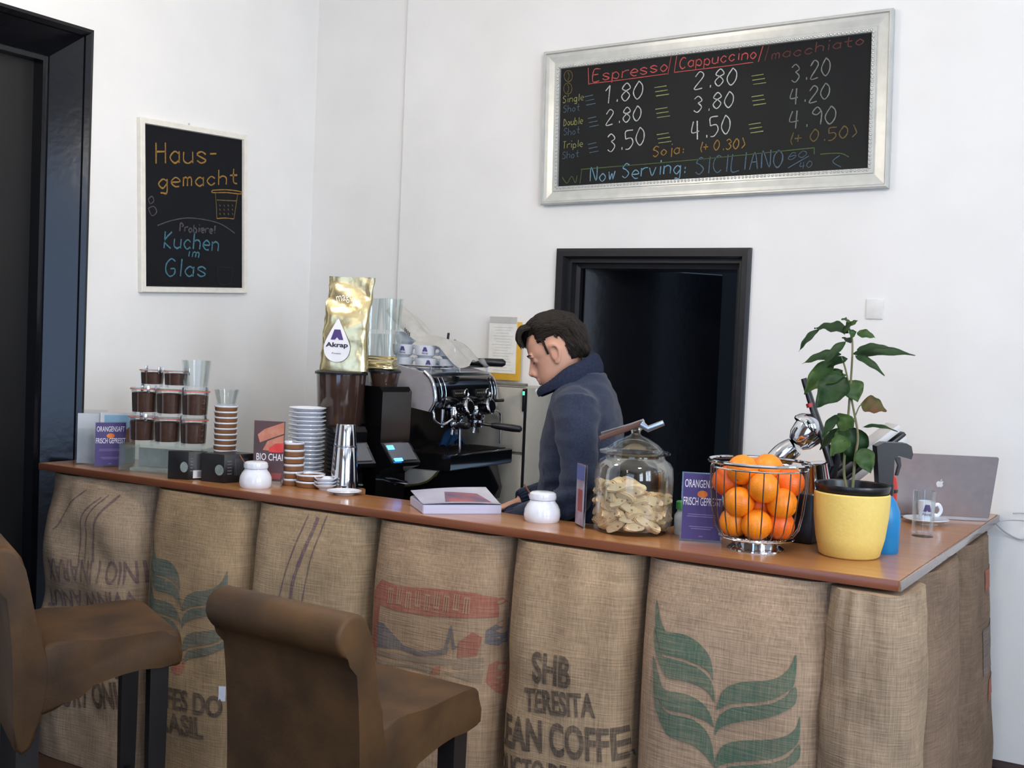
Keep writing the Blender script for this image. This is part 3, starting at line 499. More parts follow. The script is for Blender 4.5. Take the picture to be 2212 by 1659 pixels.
def juice_sign(a, b, h, label):
    t = thing('table_sign', label, 'sign', (0, 0, 0)); f = plane_fn(a, b, ZC)
    bm = B(); sheet(bm, f, -.03, 1.03, 0, h+.004, .001, .003); prism(bm, [(.0, 0), (.003, 0), (.003, .002), (-.06, .002), (-.06, 0)], lambda u, v, d: f(d, v, u), -.03, 1.03); obj('acrylic_holder', bm, acryl, t)
    bm = B(); sheet(bm, f, .01, .99, .008, h, .0032, .0042); obj('card', bm, purple, t)
    g = lambda u, v, d: f(u, v, .0042+d)
    bm = B(); put_text(bm, 'ORANGENSAFT', (.05, h*.80), (.95, h*.80), h*.115, g, .0008, .004); put_text(bm, 'FRISCH GEPRESST', (.03, h*.54), (.98, h*.54), h*.115, g, .0008, .004)
    obj('white_lettering', bm, whiteink, t)
    bm = B(); put_poly(bm, [(.5+.13*math.cos(i*.45), h*.705+h*.055*math.sin(i*.45)) for i in range(14)], g, .001); obj('orange_picture', bm, orange_i, t)
    bm = B()
    for k, (w_, y) in enumerate(((.7, .40), (.74, .37), (.6, .22), (.5, .19), (.1, .08))): put_poly(bm, [(.5-w_/2, h*y), (.5+w_/2, h*y), (.5+w_/2, h*y+h*.012), (.5-w_/2, h*y+h*.012)], g, .0008)
    obj('small_print', bm, lilac, t); return t
juice_sign((-.324, -1.566), (-.2615, -1.463), .183, 'purple fresh orange juice sign at the far left beside the cake jars')
juice_sign((2.179, -1.459), (2.290, -1.417), .207, 'purple fresh orange juice sign between the cookie jar and orange basket')
# leaflet holder and brochure
t = thing('leaflet_holder', 'clear acrylic leaflet holder at the counter end next to the tall black door', 'holder')
f = plane_fn((-.478, -1.535), (-.40, -1.44), ZC)
bm = B(); sheet(bm, f, 0, 1, 0, .225, 0, .003); sheet(bm, f, 0, 1, 0, .15, .035, .038); sheet(bm, f, -.02, 0, 0, .15, 0, .038); sheet(bm, f, 1, 1.02, 0, .15, 0, .038); sheet(bm, f, 0, 1, 0, .003, 0, .038); obj('acrylic_body', bm, acryl, t)
bm = B(); sheet(bm, f, .05, .95, .004, .21, .006, .012); obj('leaflets', bm, M('pale_leaflet', (206, 210, 214), .6, col2=(190, 196, 204), scale=12), t)
t = thing('brochure', 'picture brochure with blue sky standing behind the left juice sign', 'brochure')
f = plane_fn((-.40, -1.478), (-.322, -1.36), ZC); bm = B(); sheet(bm, f, 0, 1, 0, .215, -.008, 0); obj('cover', bm, M('brochure_paper', (216, 218, 222), .5), t)
def pic(par, fn, nm, pts, mat, d=.001, sm=0): bm = B(); put_poly(bm, pts, fn, d, 0, sm); return obj(nm, bm, mat, par)
pic(t, f, 'sky_picture', [(.12, .13), (1, .14), (1, .205), (.12, .205)], M('sky_print', (126, 178, 214), .5, col2=(160, 200, 226), scale=10))
pic(t, f, 'brown_picture', [(.12, .02), (1, .02), (1, .165), (.85, .16), (.7, .14), (.45, .15), (.3, .12), (.12, .10)], M('brown_print', (110, 84, 62), .5, col2=(180, 140, 104), scale=22), .0016)
pic(t, f, 'dark_picture', [(.12, .0), (1, .0), (1, .07), (.6, .06), (.4, .075), (.12, .05)], M('dark_print', (44, 40, 34), .5, col2=(70, 78, 44), scale=22), .0022)
# clear riser with cake jars
t = thing('display_riser', 'clear acrylic riser under the cake jars', 'riser', (0, 0, 0)); RZ = ZC+.112
bm = B(); rc = Vector((-.02, -1.45, 0)); ra = math.atan2(.30, .95)
RX = Matrix.Translation(rc) @ Matrix.Rotation(ra, 4, 'Z')
def rb(p, s): box(bm, RX @ Vector(p), s, ra)
for p, s in (((0, 0, RZ-.002), (.36, .15, .004)), ((0, -.073, ZC+.054), (.36, .004, .108)), ((-.178, 0, ZC+.054), (.004, .15, .108)), ((.178, 0, ZC+.054), (.004, .15, .108)), ((0, .073, ZC+.054), (.36, .004, .108))): rb(p, s)
obj('acrylic_box', bm, tint, t)
bm = B(); rb((0, .06, ZC+.05), (.34, .01, .07)); rb((-.02, .02, ZC+.006), (.28, .09, .012)); obj('paper_lining', bm, M('paper_lining', (196, 198, 192), .8, col2=(160, 164, 158), scale=25), t)
cake = M('chocolate_cake', (62, 34, 22), .75, col2=(84, 48, 30), scale=60, bump=.3, bscale=150); rubber = M('red_rubber_ring', (206, 84, 48), .5)
def jar_proto(h, r):
    j = thing('cake_jar', '-', 'jar', (0, 0, 0), 0, 'jars of chocolate cake on the riser')
    bm = B(); lathe(bm, [(0, .002), (r*.86, .002), (r*.9, .012), (r*.97, h*.86), (r, h*.9), (r*1.04, h*.9), (r*1.04, h*.93), (r*.96, h*.93), (r*.94, h*.84), (r*.88, .014), (0, .012)]); obj('glass_body', bm, clear, j)
    bm = B(); lathe(bm, [(0, .0125), (r*.86, .0145), (r*.93, h*.76), (r*.88, h*.81), (r*.4, h*.83), (0, h*.84)]); obj('cake_filling', bm, cake, j)
    bm = B(); lathe(bm, [(r*.9, h*.93), (r*1.07, h*.93), (r*1.07, h*.95), (r*.9, h*.95)]); obj('rubber_ring', bm, rubber, j)
    bm = B(); lathe(bm, [(0, h*.97), (r*.85, h*.97), (r*.9, h*.95), (r*1.06, h*.95), (r*1.06, h*.985), (r*.9, h), (0, h)]); obj('glass_lid', bm, clear, j)
    bm = B()
    for a in (.5, 3.6): box(bm, (r*1.06*math.cos(a), r*1.06*math.sin(a), h*.95), (.004, .012, .03), a, .001)
    obj('clip', bm, chrome, j); return j
JL = 'glass jar of chocolate cake, %s'
tall = jar_proto(.112, .0545); low = jar_proto(.073, .048)
rows = [(tall, RZ, (-.118, -.005, .108), ('left of the bottom row on the riser', 'middle of the bottom row on the riser', 'right of the bottom row on the riser')),
        (tall, RZ+.1125, (-.112, 0, .112), ('left of the middle row', 'middle of the middle row', 'right of the middle row under the drinking glass')),
        (low, RZ+.225, (-.078, .022), ('left of the two small ones on top', 'right of the two small ones on top'))]
used = set()
for src, z, us, ls in rows:
    for u, l in zip(us, ls):
        p = RX @ Vector((u, -.012+.004*math.sin(u*90), z))
        if src not in used: used.add(src); src.location = p; src.rotation_euler = (0, 0, u*9); src['label'] = JL % l
        else: dup(src, p, u*9, JL % l)
def tumbler(r0, r1, h, ribs=0, mat=clear, name='drinking_glass'):
    bm = B(); lathe(bm, [(0, 0), (r0, 0), (r0*1.02, h*.1), (r1, h), (r1-.002, h), (r0*.93, h*.12), (0, h*.1)], 40, ribs=ribs, rib=.02 if ribs else 0); return obj(name, bm, mat)
g = tumbler(.046, .058, .115, 10); g.location = RX @ Vector((.112, -.012, RZ+.2255)); tag(g, 'drinking glass standing on the right cake jar of the middle row', 'glass')
# brown dishes in stacks
terr = M('brown_glazed_side', (128, 86, 58), .35, col2=(140, 98, 66), scale=30)
def dish(r, h):
    d = thing('small_dish', '-', 'dish', (0, 0, 0))
    bm = B(); lathe(bm, [(0, .001), (r*.90, .001), (r*.93, .004), (r*.96, h*.74)], 40); lathe(bm, [(r*.955, h*.74), (r*.94, h*.72), (r*.88, .006), (0, .005)], 40); obj('brown_body', bm, terr, d)
    bm = B(); lathe(bm, [(r*.962, h*.70), (r, h*.78), (r, h*.96), (r*.97, h), (r*.90, h*.97), (r*.88, h*.72)], 40); obj('white_rim', bm, porc, d); return d
d0_ = dish(.046, .0215); d1_ = dish(.046, .0265); d2_ = dish(.056, .0245)
def stack(src, x, y, z, n, dz, lab, top, grp, first=False):
    for k in range(n):
        l = top if k == n-1 else lab
        if first and k == 0: src.location = (x, y, z); src['label'] = l; src['group'] = grp
        else: dup(src, (x+.0012*math.sin(k*2.1), y+.001*math.cos(k*3), z+k*dz), k*.7, l, grp)
stack(d0_, .215, -1.385, ZC, 13, .0217, 'brown and white small dish in the tall stack behind the black boxes', 'topmost small dish of the tall stack behind the black boxes', 'dishes behind the black boxes', True)
g = tumbler(.036, .05, .062); g.location = (.216, -1.385, ZC+.2825); tag(g, 'small flared glass on top of the brown dish stack', 'glass')
stack(d1_, .545, -1.362, ZC, 6, .0275, 'brown and white dish in the six-high stack before the saucers', 'topmost dish of the six-high stack before the saucers', 'dishes before the saucers', True)
stack(d2_, .632, -1.358, ZC, 2, .0262, 'lower of the two wide brown dishes beside the steel tumblers', 'upper of the two wide brown dishes beside the steel tumblers', 'wide brown dishes', True)
def saucer(r, name='saucer'):
    bm = B(); lathe(bm, [(0, 0), (r*.55, 0), (r*.58, .004), (r*.8, .009), (r, .0175), (r*.99, .0195), (r*.8, .013), (r*.55, .0075), (r*.3, .006), (0, .006)], 48)
    return obj(name, bm, porc)
sa = saucer(.072); sa['category'] = 'saucer'
for k in range(18):
    p = (.528+.001*math.sin(k*1.9), -1.265+.001*math.cos(k*2.7), ZC+k*.0160); l = 'topmost white saucer of the tall stack beside the coffee grinder' if k == 17 else 'white saucer in the tall stack beside the coffee grinder'
    if k == 0: sa.location = p; sa['label'] = l; sa['group'] = 'saucers in the tall stack'
    else: dup(sa, p, k*.3, l)
s2 = saucer(.042); s2['category'] = 'plate'
for k in range(3):
    p = (.716, -1.372+.001*k, ZC+k*.0125); l = ('lowest', 'middle', 'topmost')[k]+' of three little white plates near the steel tumblers'
    if k == 0: s2.location = p; s2['label'] = l; s2['group'] = 'little white plates'
    else: dup(s2, p, 0, l)
s3 = saucer(.064); s3.location = (.845, -1.418, ZC); s3.scale = (1, 1, .7); tag(s3, 'single white saucer lying on the counter before the grinders', 'saucer')
# polished tumblers (shaker halves) one on the other
def shaker(r0, r1, h, x, y, z, label):
    t = thing('steel_tumbler', label, 'tumbler', (x, y, z), 0, 'polished steel tumblers')
    bm = B(); lathe(bm, [(0, h), (r1*.96, h), (r1, h-.003), (r0, .004), (r0, 0), (r0-.002, 0), (r1-.003, h-.006), (0, h-.006)], 48); obj('cup', bm, chrome, t)
    bm = B(); lathe(bm, [(r0-.002, 0), (r0+.002, .001), (r0+.002, .005), (r0-.001, .006)], 48); obj('rolled_rim', bm, steel, t)
shaker(.054, .044, .158, .742, -1.292, ZC, 'lower polished steel tumbler turned upside down under the grinder hopper'); shaker(.043, .036, .085, .742, -1.292, ZC+.1585, 'upper polished steel tumbler turned upside down on the other one')
# boxes of chai
blackbox = M('black_carton', (24, 24, 27), .4, spec=.4)
def carton(corner, a, b, h, label, bar):
    t = thing('tea_carton', label, 'box', (0, 0, 0), 0, 'black cartons'); c = Vector((corner[0], corner[1], 0)); A, Bv = Vector((a[0], a[1], 0)), Vector((b[0], b[1], 0))
    bm = B(); vs = [c+A, c, c+Bv, c+A+Bv-c*0]; vs[3] = c+A+Bv
    prism(bm, [(0, 0), (1, 0), (1, 1), (0, 1)], lambda u, v, d: c+A*u+Bv*v+Vector((0, 0, d)), ZC, ZC+h); bmesh.ops.bevel(bm, geom=bm.edges[:], offset=.0015, segments=1, affect='EDGES'); obj('carton_body', bm, blackbox, t)
    fl = plane_fn(c+A, c, ZC); fr = plane_fn(c, c+Bv, ZC)
    bm = B(); put_poly(bm, [(.80+.19*math.cos(i*.4), h*.45+h*.19*math.sin(i*.4)) for i in range(16)], fl, .0012); obj('grey_emblem', bm, M('grey_emblem', (142, 152, 150), .6, col2=(110, 122, 122), scale=60), t)
    bm = B()
    for i in range(9): put_poly(bm, [(.34+.05*i, h*.25), (.355+.05*i, h*.25), (.355+.05*i, h*.84), (.34+.05*i, h*.84)], fr, .001)
    for i in range(5): put_poly(bm, [(.10, h*(.3+.11*i)), (.24, h*(.3+.11*i)), (.24, h*(.34+.11*i)), (.10, h*(.34+.11*i))], fr, .001)
    obj('fine_print', bm, M('dim_print', (92, 94, 98), .7), t)
    if bar:
        bm = B(); put_poly(bm, [(.25, h*.06), (.98, h*.06), (.98, h*.34), (.25, h*.34)], fr, .0015); obj('white_sticker', bm, M('sticker_white', (206, 204, 206), .6), t)
        bm = B(); put_poly(bm, [(.48, h*.1), (.78, h*.1), (.78, h*.3), (.48, h*.3)], fr, .002); obj('grey_square', bm, M('sticker_grey', (150, 146, 150), .6), t)
carton((.199, -1.560), (-.079, -.03), (.034, .066), .108, 'black carton with white sticker beneath the cake jars', True)
carton((.356, -1.530), (-.108, -.012), (.030, .135), .108, 'black carton nearer the sugar pot, without a sticker', False)
# sugar pots
def sugar(x, y, a, label):
    t = thing('sugar_pot', label, 'sugar pot', (x, y, ZC), a, 'white sugar pots'); k = .97
    bm = B(); lathe(bm, [(0, 0), (.054, 0), (.058, .006), (.060, .02), (.058, .04), (.050, .056), (.043, .064), (.041, .070), (.040, .0705), (0, .0705)], 48); obj('pot_body', bm, porc, t)
    bm = B(); lathe(bm, [(.040, .071), (.044, .072), (.0455, .08), (.043, .091), (.036, .096), (.02, .098), (0, .0985)], 48)
    obj('lid', bm, porc, t)
    bm = B(); ball(bm, (-.036, -.012, .084), .011, 2, (1, .8, .9)); obj('spout_notch', bm, M('notch_grey', (120, 126, 142), .3), t)
    bm = B(); tube(bm, [(-.030, -.012, .07), (-.042, -.017, .093), (-.058, -.023, .118)], [.0035, .004, .0045], 8, flat=.6); obj('wooden_stirrer', bm, M('brown_stirrer', (112, 62, 38), .5), t)
sugar(.507, -1.520, .15, 'white porcelain sugar pot in front of the red chai card'); sugar(1.682, -1.435, .15, 'white porcelain sugar pot next to the open book')
# chai card
t = thing('table_sign', 'red and grey chai card in clear stand left of the saucers', 'sign'); f = plane_fn((.440, -1.462), (.548, -1.413), ZC+.012)
bm = B(); sheet(bm, f, -.02, 1.03, 0, .232, .001, .003)
for u in (0, 1): tube(bm, [f(u, .02, 0), f(u, -.012, .035)], .0035, 8); tube(bm, [f(u, .02, 0), f(u, -.012, -.035)], .0035, 8)
obj('acrylic_stand', bm, acryl, t)
bm = B(); sheet(bm, f, 0, 1, .004, .23, .0032, .0042); obj('card', bm, M('chai_card', (74, 58, 62), .5, col2=(96, 72, 76), scale=14), t); g = lambda u, v, d: f(u, v, .0042+d)
cin = M('cinnamon_print', (178, 110, 92), .55, col2=(204, 140, 116), scale=40)
pic(t, g, 'cinnamon_picture', [(.12, .178), (.35, .20), (.98, .228), (.98, .185), (.55, .165), (.2, .148)], cin); pic(t, g, 'cinnamon_picture', [(.45, .155), (.98, .18), (.98, .135), (.6, .118), (.3, .12)], cin, .0013)
pic(t, g, 'red_bow_picture', [(.5, .128), (.7, .146), (.98, .15), (.98, .115), (.75, .112), (.5, .114)], M('bow_print', (196, 52, 54), .5, col2=(224, 80, 76), scale=30), .0016)
bm = B(); put_text(bm, 'BIO CHAI', (.10, .082), (.96, .082), .026, g, .001, .006); obj('white_lettering', bm, whiteink, t)
pic(t, g, 'small_picture', [(.55, .012), (.9, .012), (.95, .035), (.6, .035)], M('chai_small_print', (140, 70, 70), .6))
# magazine block
t = thing('magazine', 'thick white magazine lying open-covered on the counter', 'magazine'); c = Vector((1.322, -1.598, 0)); A = Vector((.186, .194, 0)); Bv = Vector((-.155, .143, 0))
page = M('page_edges', (204, 204, 226), .7, col2=(190, 190, 214), scale=6, stretch=(1, 1, 60))
bm = B(); prism(bm, [(0, 0), (1, 0), (1, 1), (0, 1)], lambda u, v, d: c+A*u+Bv*v+Vector((0, 0, d)), ZC, ZC+.03); bmesh.ops.bevel(bm, geom=bm.edges[:], offset=.002, segments=2, affect='EDGES'); obj('page_block', bm, page, t)
bm = B(); n = 12; G = [[None]*(n+1) for _ in range(n+1)]
for i in range(n+1):
    for k in range(n+1):
        u, v = i/n, k/n; z = ZC+.0315+.034*max(0, v-.12)*(.55+.45*u)+.004*math.sin(PI*u)
        G[i][k] = (c+A*u+Bv*v+Vector((0, 0, z)))
for lay in (0, .0015):
    W_ = [[bm.verts.new(p+Vector((0, 0, lay))) for p in r] for r in G]
    for i in range(n):
        for k in range(n): bm.faces.new((W_[i][k], W_[i+1][k], W_[i+1][k+1], W_[i][k+1]))
obj('cover', bm, M('magazine_cover', (206, 206, 218), .35, col2=(176, 172, 196), scale=9, coat=.3), t)
def cov(u, v, d): return c+A*u+Bv*v+Vector((0, 0, ZC+.033+.034*max(0, v-.12)*(.55+.45*u)+.004*math.sin(PI*u)+d))
bm = B(); put_poly(bm, [(.3, .12), (.9, .12), (.8, .6), (.4, .75)], cov, .0008, .05); obj('cover_picture', bm, M('cover_picture', (70, 76, 110), .35, col2=(176, 92, 96), scale=14, mix=.3), t)
bm = B(); ball(bm, (1.14, -1.40, ZC+.012), .012, 2); tag(obj('golden_ball', bm, M('gold_foil_ball', (196, 150, 60), .3, metal=.8)), 'tiny golden ball behind the magazine on the counter edge', 'ball')
# edge-on sign
t = thing('table_sign', 'small acrylic card stand seen almost edge-on before the cookie jar', 'sign'); f = plane_fn((1.797, -1.415), (1.858, -1.475), ZC)
bm = B(); sheet(bm, f, 0, 1, 0, .205, -.003, .003); prism(bm, [(0, 0), (.055, 0), (.055, .003), (0, .003)], lambda u, v, d: f(d, v, -u), 0, 1); obj('acrylic_stand', bm, acryl, t)
bm = B(); sheet(bm, f, .04, .96, .006, .2, .0032, .0042); sheet(bm, f, .04, .96, .006, .2, -.0042, -.0032); obj('card', bm, M('pale_card', (176, 170, 190), .5, col2=(140, 110, 124), scale=12, mix=.3), t)
g = lambda u, v, d: f(u, v, .0042+d); pic(t, g, 'blue_header', [(.05, .15), (.95, .15), (.95, .198), (.05, .198)], M('blue_header', (92, 104, 160), .5)); pic(t, g, 'red_picture', [(.3, .05), (.8, .05), (.8, .12), (.3, .12)], M('red_pic', (150, 70, 66), .5))
# cookie jar with biscotti and tongs
jx, jy = 1.990, -1.405
t = thing('cookie_jar', 'big round glass jar full of biscotti with domed glass lid', 'jar', (jx, jy, ZC))
bm = B(); lathe(bm, [(0, .0), (.108, .0), (.119, .008), (.124, .03), (.125, .17), (.122, .205), (.112, .222), (.098, .23), (.094, .238), (.094, .243), (.0915, .243), (.0915, .236), (.108, .219), (.119, .203), (.1215, .17), (.1205, .03), (.112, .014), (0, .011)], 56); obj('glass_body', bm, clear, t)
bm = B(); lathe(bm, [(.088, .244), (.112, .247), (.113, .253), (.095, .258), (.074, .276), (.045, .294), (.022, .302), (.014, .309), (.016, .318), (.024, .327), (.022, .336), (.01, .341), (0, .342)], 48); lathe(bm, [(.088, .244), (.09, .25), (.07, .27), (.04, .288), (0, .296)], 48); obj('glass_lid', bm, clear, t)
bisc = M('biscotti_crust', (218, 184, 136), .85, col2=(236, 212, 172), scale=25, bump=.4, bscale=90); nut = M('almond', (170, 126, 92), .7)
bm = B()
prism(bm, [(-.036, -.004), (-.028, -.009), (0, -.011), (.028, -.009), (.036, -.003), (.030, .007), (.014, .012), (-.014, .0125), (-.031, .007)], lambda u, v, d: Vector((u, d, v)), -.0075, .0075)
bmesh.ops.bevel(bm, geom=bm.edges[:], offset=.003, segments=2, affect='EDGES')
proto = obj('biscotti', bm, bisc); bm = B()
for p in ((-.014, .0070, .002), (.012, -.0070, -.002)): ball(bm, p, .004, 1, (1.3, .4, .8))
obj('almonds', bm, nut, proto)
tag(proto, 'pale almond biscotti among the heap inside the big glass jar', 'biscuit', 'biscotti in the glass jar'); rnd = random.Random(5); cnt_ = 0
for layer in range(7):
    z = .030+layer*.0185
    for ring, (rr, nn) in enumerate(((.102, 12), (.055, 6))):
        if layer == 6 and ring == 0: pass
        for k in range(nn):
            a = 2*PI*(k+.5*(layer % 2)+rnd.uniform(-.15, .15))/nn
            zz = z+rnd.uniform(-.004, .004)
            if layer >= 5 and math.cos(a-3.6) < -.1*(layer-4): continue
            p = Vector((jx+rr*math.cos(a), jy+rr*math.sin(a), ZC+zz))
            R = Matrix.Rotation(a+PI/2+rnd.uniform(-.5, .5), 4, 'Z') @ Matrix.Rotation(rnd.uniform(-.55, .55), 4, 'Y') @ Matrix.Rotation(rnd.uniform(-.7, .7), 4, 'X')
            o = proto if cnt_ == 0 else dup(proto, p)
            o.location = p; o.rotation_euler = R.to_euler(); o.scale = (.95, 1.75, 1.25); cnt_ += 1
t = thing('serving_tongs', 'wooden and steel tongs resting across the cookie jar lid', 'tongs'); wt = M('tong_wood', (96, 66, 58), .4)
bm = B(); tube(bm, [(jx-.10, jy-.05, ZC+.288), (jx-.02, jy-.035, ZC+.322), (jx+.03, jy-.028, ZC+.345)], .006, 8, flat=1.4); obj('lower_arm', bm, wt, t)
bm = B(); tube(bm, [(jx-.105, jy-.03, ZC+.30), (jx-.01, jy-.012, ZC+.335), (jx+.035, jy-.022, ZC+.352)], .0045, 8, flat=1.6); obj('upper_arm', bm, steel, t)
bm = B(); tube(bm, [(jx+.028, jy-.028, ZC+.343), (jx+.05, jy-.02, ZC+.328), (jx+.095, jy-.005, ZC+.35)], [.008, .007, .006], 8, flat=1.5); obj('hinge_end', bm, steel, t)
# green-capped bottle
t = thing('small_bottle', 'small clear bottle with green cap behind the right juice sign', 'bottle', (2.135, -1.338, ZC))
bm = B(); lathe(bm, [(0, 0), (.026, 0), (.028, .005), (.028, .06), (.02, .072), (.02, .078), (0, .078)]); obj('bottle_body', bm, M('milky_bottle', (186, 190, 186), .3), t)
bm = B(); lathe(bm, [(0, .079), (.024, .079), (.024, .102), (.022, .104), (0, .104)]); obj('cap', bm, M('green_cap', (62, 142, 66), .45), t)
# wire basket of oranges
fx, fy = 2.405, -1.430
t = thing('fruit_basket', 'chrome wire basket heaped with oranges', 'basket', (fx, fy, ZC)); RIM = .258
bm = B(); tube(bm, [(.148*math.cos(a*PI/24), .148*math.sin(a*PI/24), RIM) for a in range(48)], .0055, 8, True); obj('rim', bm, chrome, t)
bm = B(); tube(bm, [(.142*math.cos(a*PI/24), .142*math.sin(a*PI/24), RIM-.016) for a in range(48)], .003, 6, True)
for k in range(5): tube(bm, [((.03+.02*k)*math.cos(a*PI/16), (.03+.02*k)*math.sin(a*PI/16), .036) for a in range(32)], .002, 5, True)
obj('ring_wires', bm, chrome, t)
for k in range(22):
    a = 2*PI*k/22; bm = B()
    tube(bm, [(r*math.cos(a), r*math.sin(a), z) for r, z in ((.142, RIM-.014), (.141, .19), (.132, .11), (.122, .065), (.108, .044), (.06, .036))], .0019, 6); obj('wire', bm, M('dark_wire', (120, 116, 116), .2, metal=1), t)
bm = B(); lathe(bm, [(.07, .034), (.075, .03), (.066, .014), (.082, .004), (.083, 0), (.07, 0), (.058, .012), (.066, .03), (.066, .034)], 40, ribs=14, rib=.03); obj('foot', bm, chrome, t)
peel = M('orange_peel', (238, 122, 16), .38, spec=.5, col2=(246, 148, 28), scale=10, bump=.25, bscale=220); peel2 = M('deep_orange_peel', (224, 92, 24), .4, col2=(236, 112, 26), scale=10, bump=.25, bscale=220)
R_or = .0455; view = Vector((3.54-fx, -4.78-fy)).normalized(); side = Vector((-view.y, view.x))      # side: to the viewer's right
OR = [((-.068, .022, .084), 'lower left'), ((.0, .062, .086), 'lowest front'), ((.070, .020, .084), 'lower right'), ((0, -.06, .084), 0),
      ((-.058, .052, .148), 'front left, second layer'), ((.074, .040, .150), 'front right, second layer'), ((-.06, -.055, .155), 0), ((.05, -.06, .155), 0), ((.008, -.005, .14), 0),
      ((.016, .066, .196), 'most forward bright one'), ((-.098, -.01, .20), 'leftmost'), ((.094, -.01, .208), 'rightmost'), ((-.052, .030, .240), 'top left'), ((.026, -.03, .242), 'top right'), ((-.02, -.075, .225), 0)]
po = None
for i, ((s, f_, z), l) in enumerate(OR):
    lab = 'orange in the wire basket, %s' % l if l else 'orange hidden deep behind the others in the wire basket'
    p = Vector((fx, fy, ZC+z-.006)) + (side*s*.93+view*f_*.93).to_3d()
    if po is None:
        bm = B(); lathe(bm, [(0, -R_or*.97)] + [(R_or*math.sin(a*PI/16), -R_or*.98*math.cos(a*PI/16)) for a in range(1, 16)] + [(.003, R_or*.955), (0, R_or*.94)], 32)
        po = obj('orange', bm, peel); bm = B(); lathe(bm, [(0, R_or*.955), (.003, R_or*.958), (.0035, R_or*.94)], 8); obj('stem_end', bm, M('stem_end', (128, 120, 60), .8), po); tag(po, lab, 'orange', 'oranges in the wire basket'); o = po
    else:
        o = dup(po, p, None, lab)
        if i in (11, 2, 8, 10): o.data = o.data.copy(); o.data.materials[0] = peel2
    o.location = p; o.rotation_euler = (1.2*math.sin(i*2.3), 2.6+1.1*math.cos(i*1.7), i)
# plant
px, py = 2.655, -1.335
t = thing('potted_plant', 'leafy coffee seedling in a yellow pot at the counter corner', 'plant', (px, py, ZC))
bm = B(); lathe(bm, [(0, 0), (.078, 0), (.086, .006), (.098, .055), (.106, .12), (.108, .165), (.108, .183), (.104, .187), (.101, .183), (.101, .16), (0, .158)], 56); obj('pot', bm, M('yellow_pot', (228, 198, 104), .55, col2=(232, 204, 116), scale=90, bump=.12, bscale=140), t)
bm = B(); lathe(bm, [(.094, .165), (.099, .185), (.104, .192), (.108, .206), (.106, .211), (.099, .208), (.095, .18), (0, .175)], 48); obj('inner_pot', bm, M('black_inner_pot', (22, 22, 24), .3), t)
bm = B(); lathe(bm, [(.0955, .183), (.06, .186), (0, .187)], 32); obj('soil', bm, M('soil', (48, 34, 26), .95, bump=.5, bscale=80), t)
bark = M('stem_bark', (126, 112, 88), .8, col2=(92, 104, 62), scale=20)
off = Vector((px, py, ZC)); DP = Vector((px-2.6574, py--1.3189, 0))
for k, pl in enumerate([[(2.6441,-1.3189,1.1996),(2.6297,-1.3189,1.2691),(2.6347,-1.3189,1.4327),(2.637,-1.3189,1.5683),(2.6345,-1.3189,1.6426),(2.6216,-1.3189,1.6827)],[(2.6575,-1.3189,1.201),(2.6605,-1.3189,1.2991),(2.6649,-1.3189,1.3672),(2.644,-1.3189,1.4604),(2.6202,-1.3189,1.554),(2.6046,-1.3189,1.594)],[(2.6518,-1.3189,1.4136),(2.6634,-1.3189,1.4482),(2.6734,-1.3189,1.4596)]]):
    bm = B(); P = smooth_path([Vector(p)+DP-off for p in pl], 6); tube(bm, P, [.0045, .0022] if k < 2 else [.002, .0014], 8); obj('stem', bm, bark, t)
leafm = [M('leaf_dark', (36, 64, 38), .5, col2=(56, 92, 48), scale=25), M('leaf_mid', (56, 92, 44), .5, col2=(88, 120, 58), scale=20), M('leaf_browning', (94, 100, 52), .55, col2=(128, 92, 62), scale=30, mix=.3)]
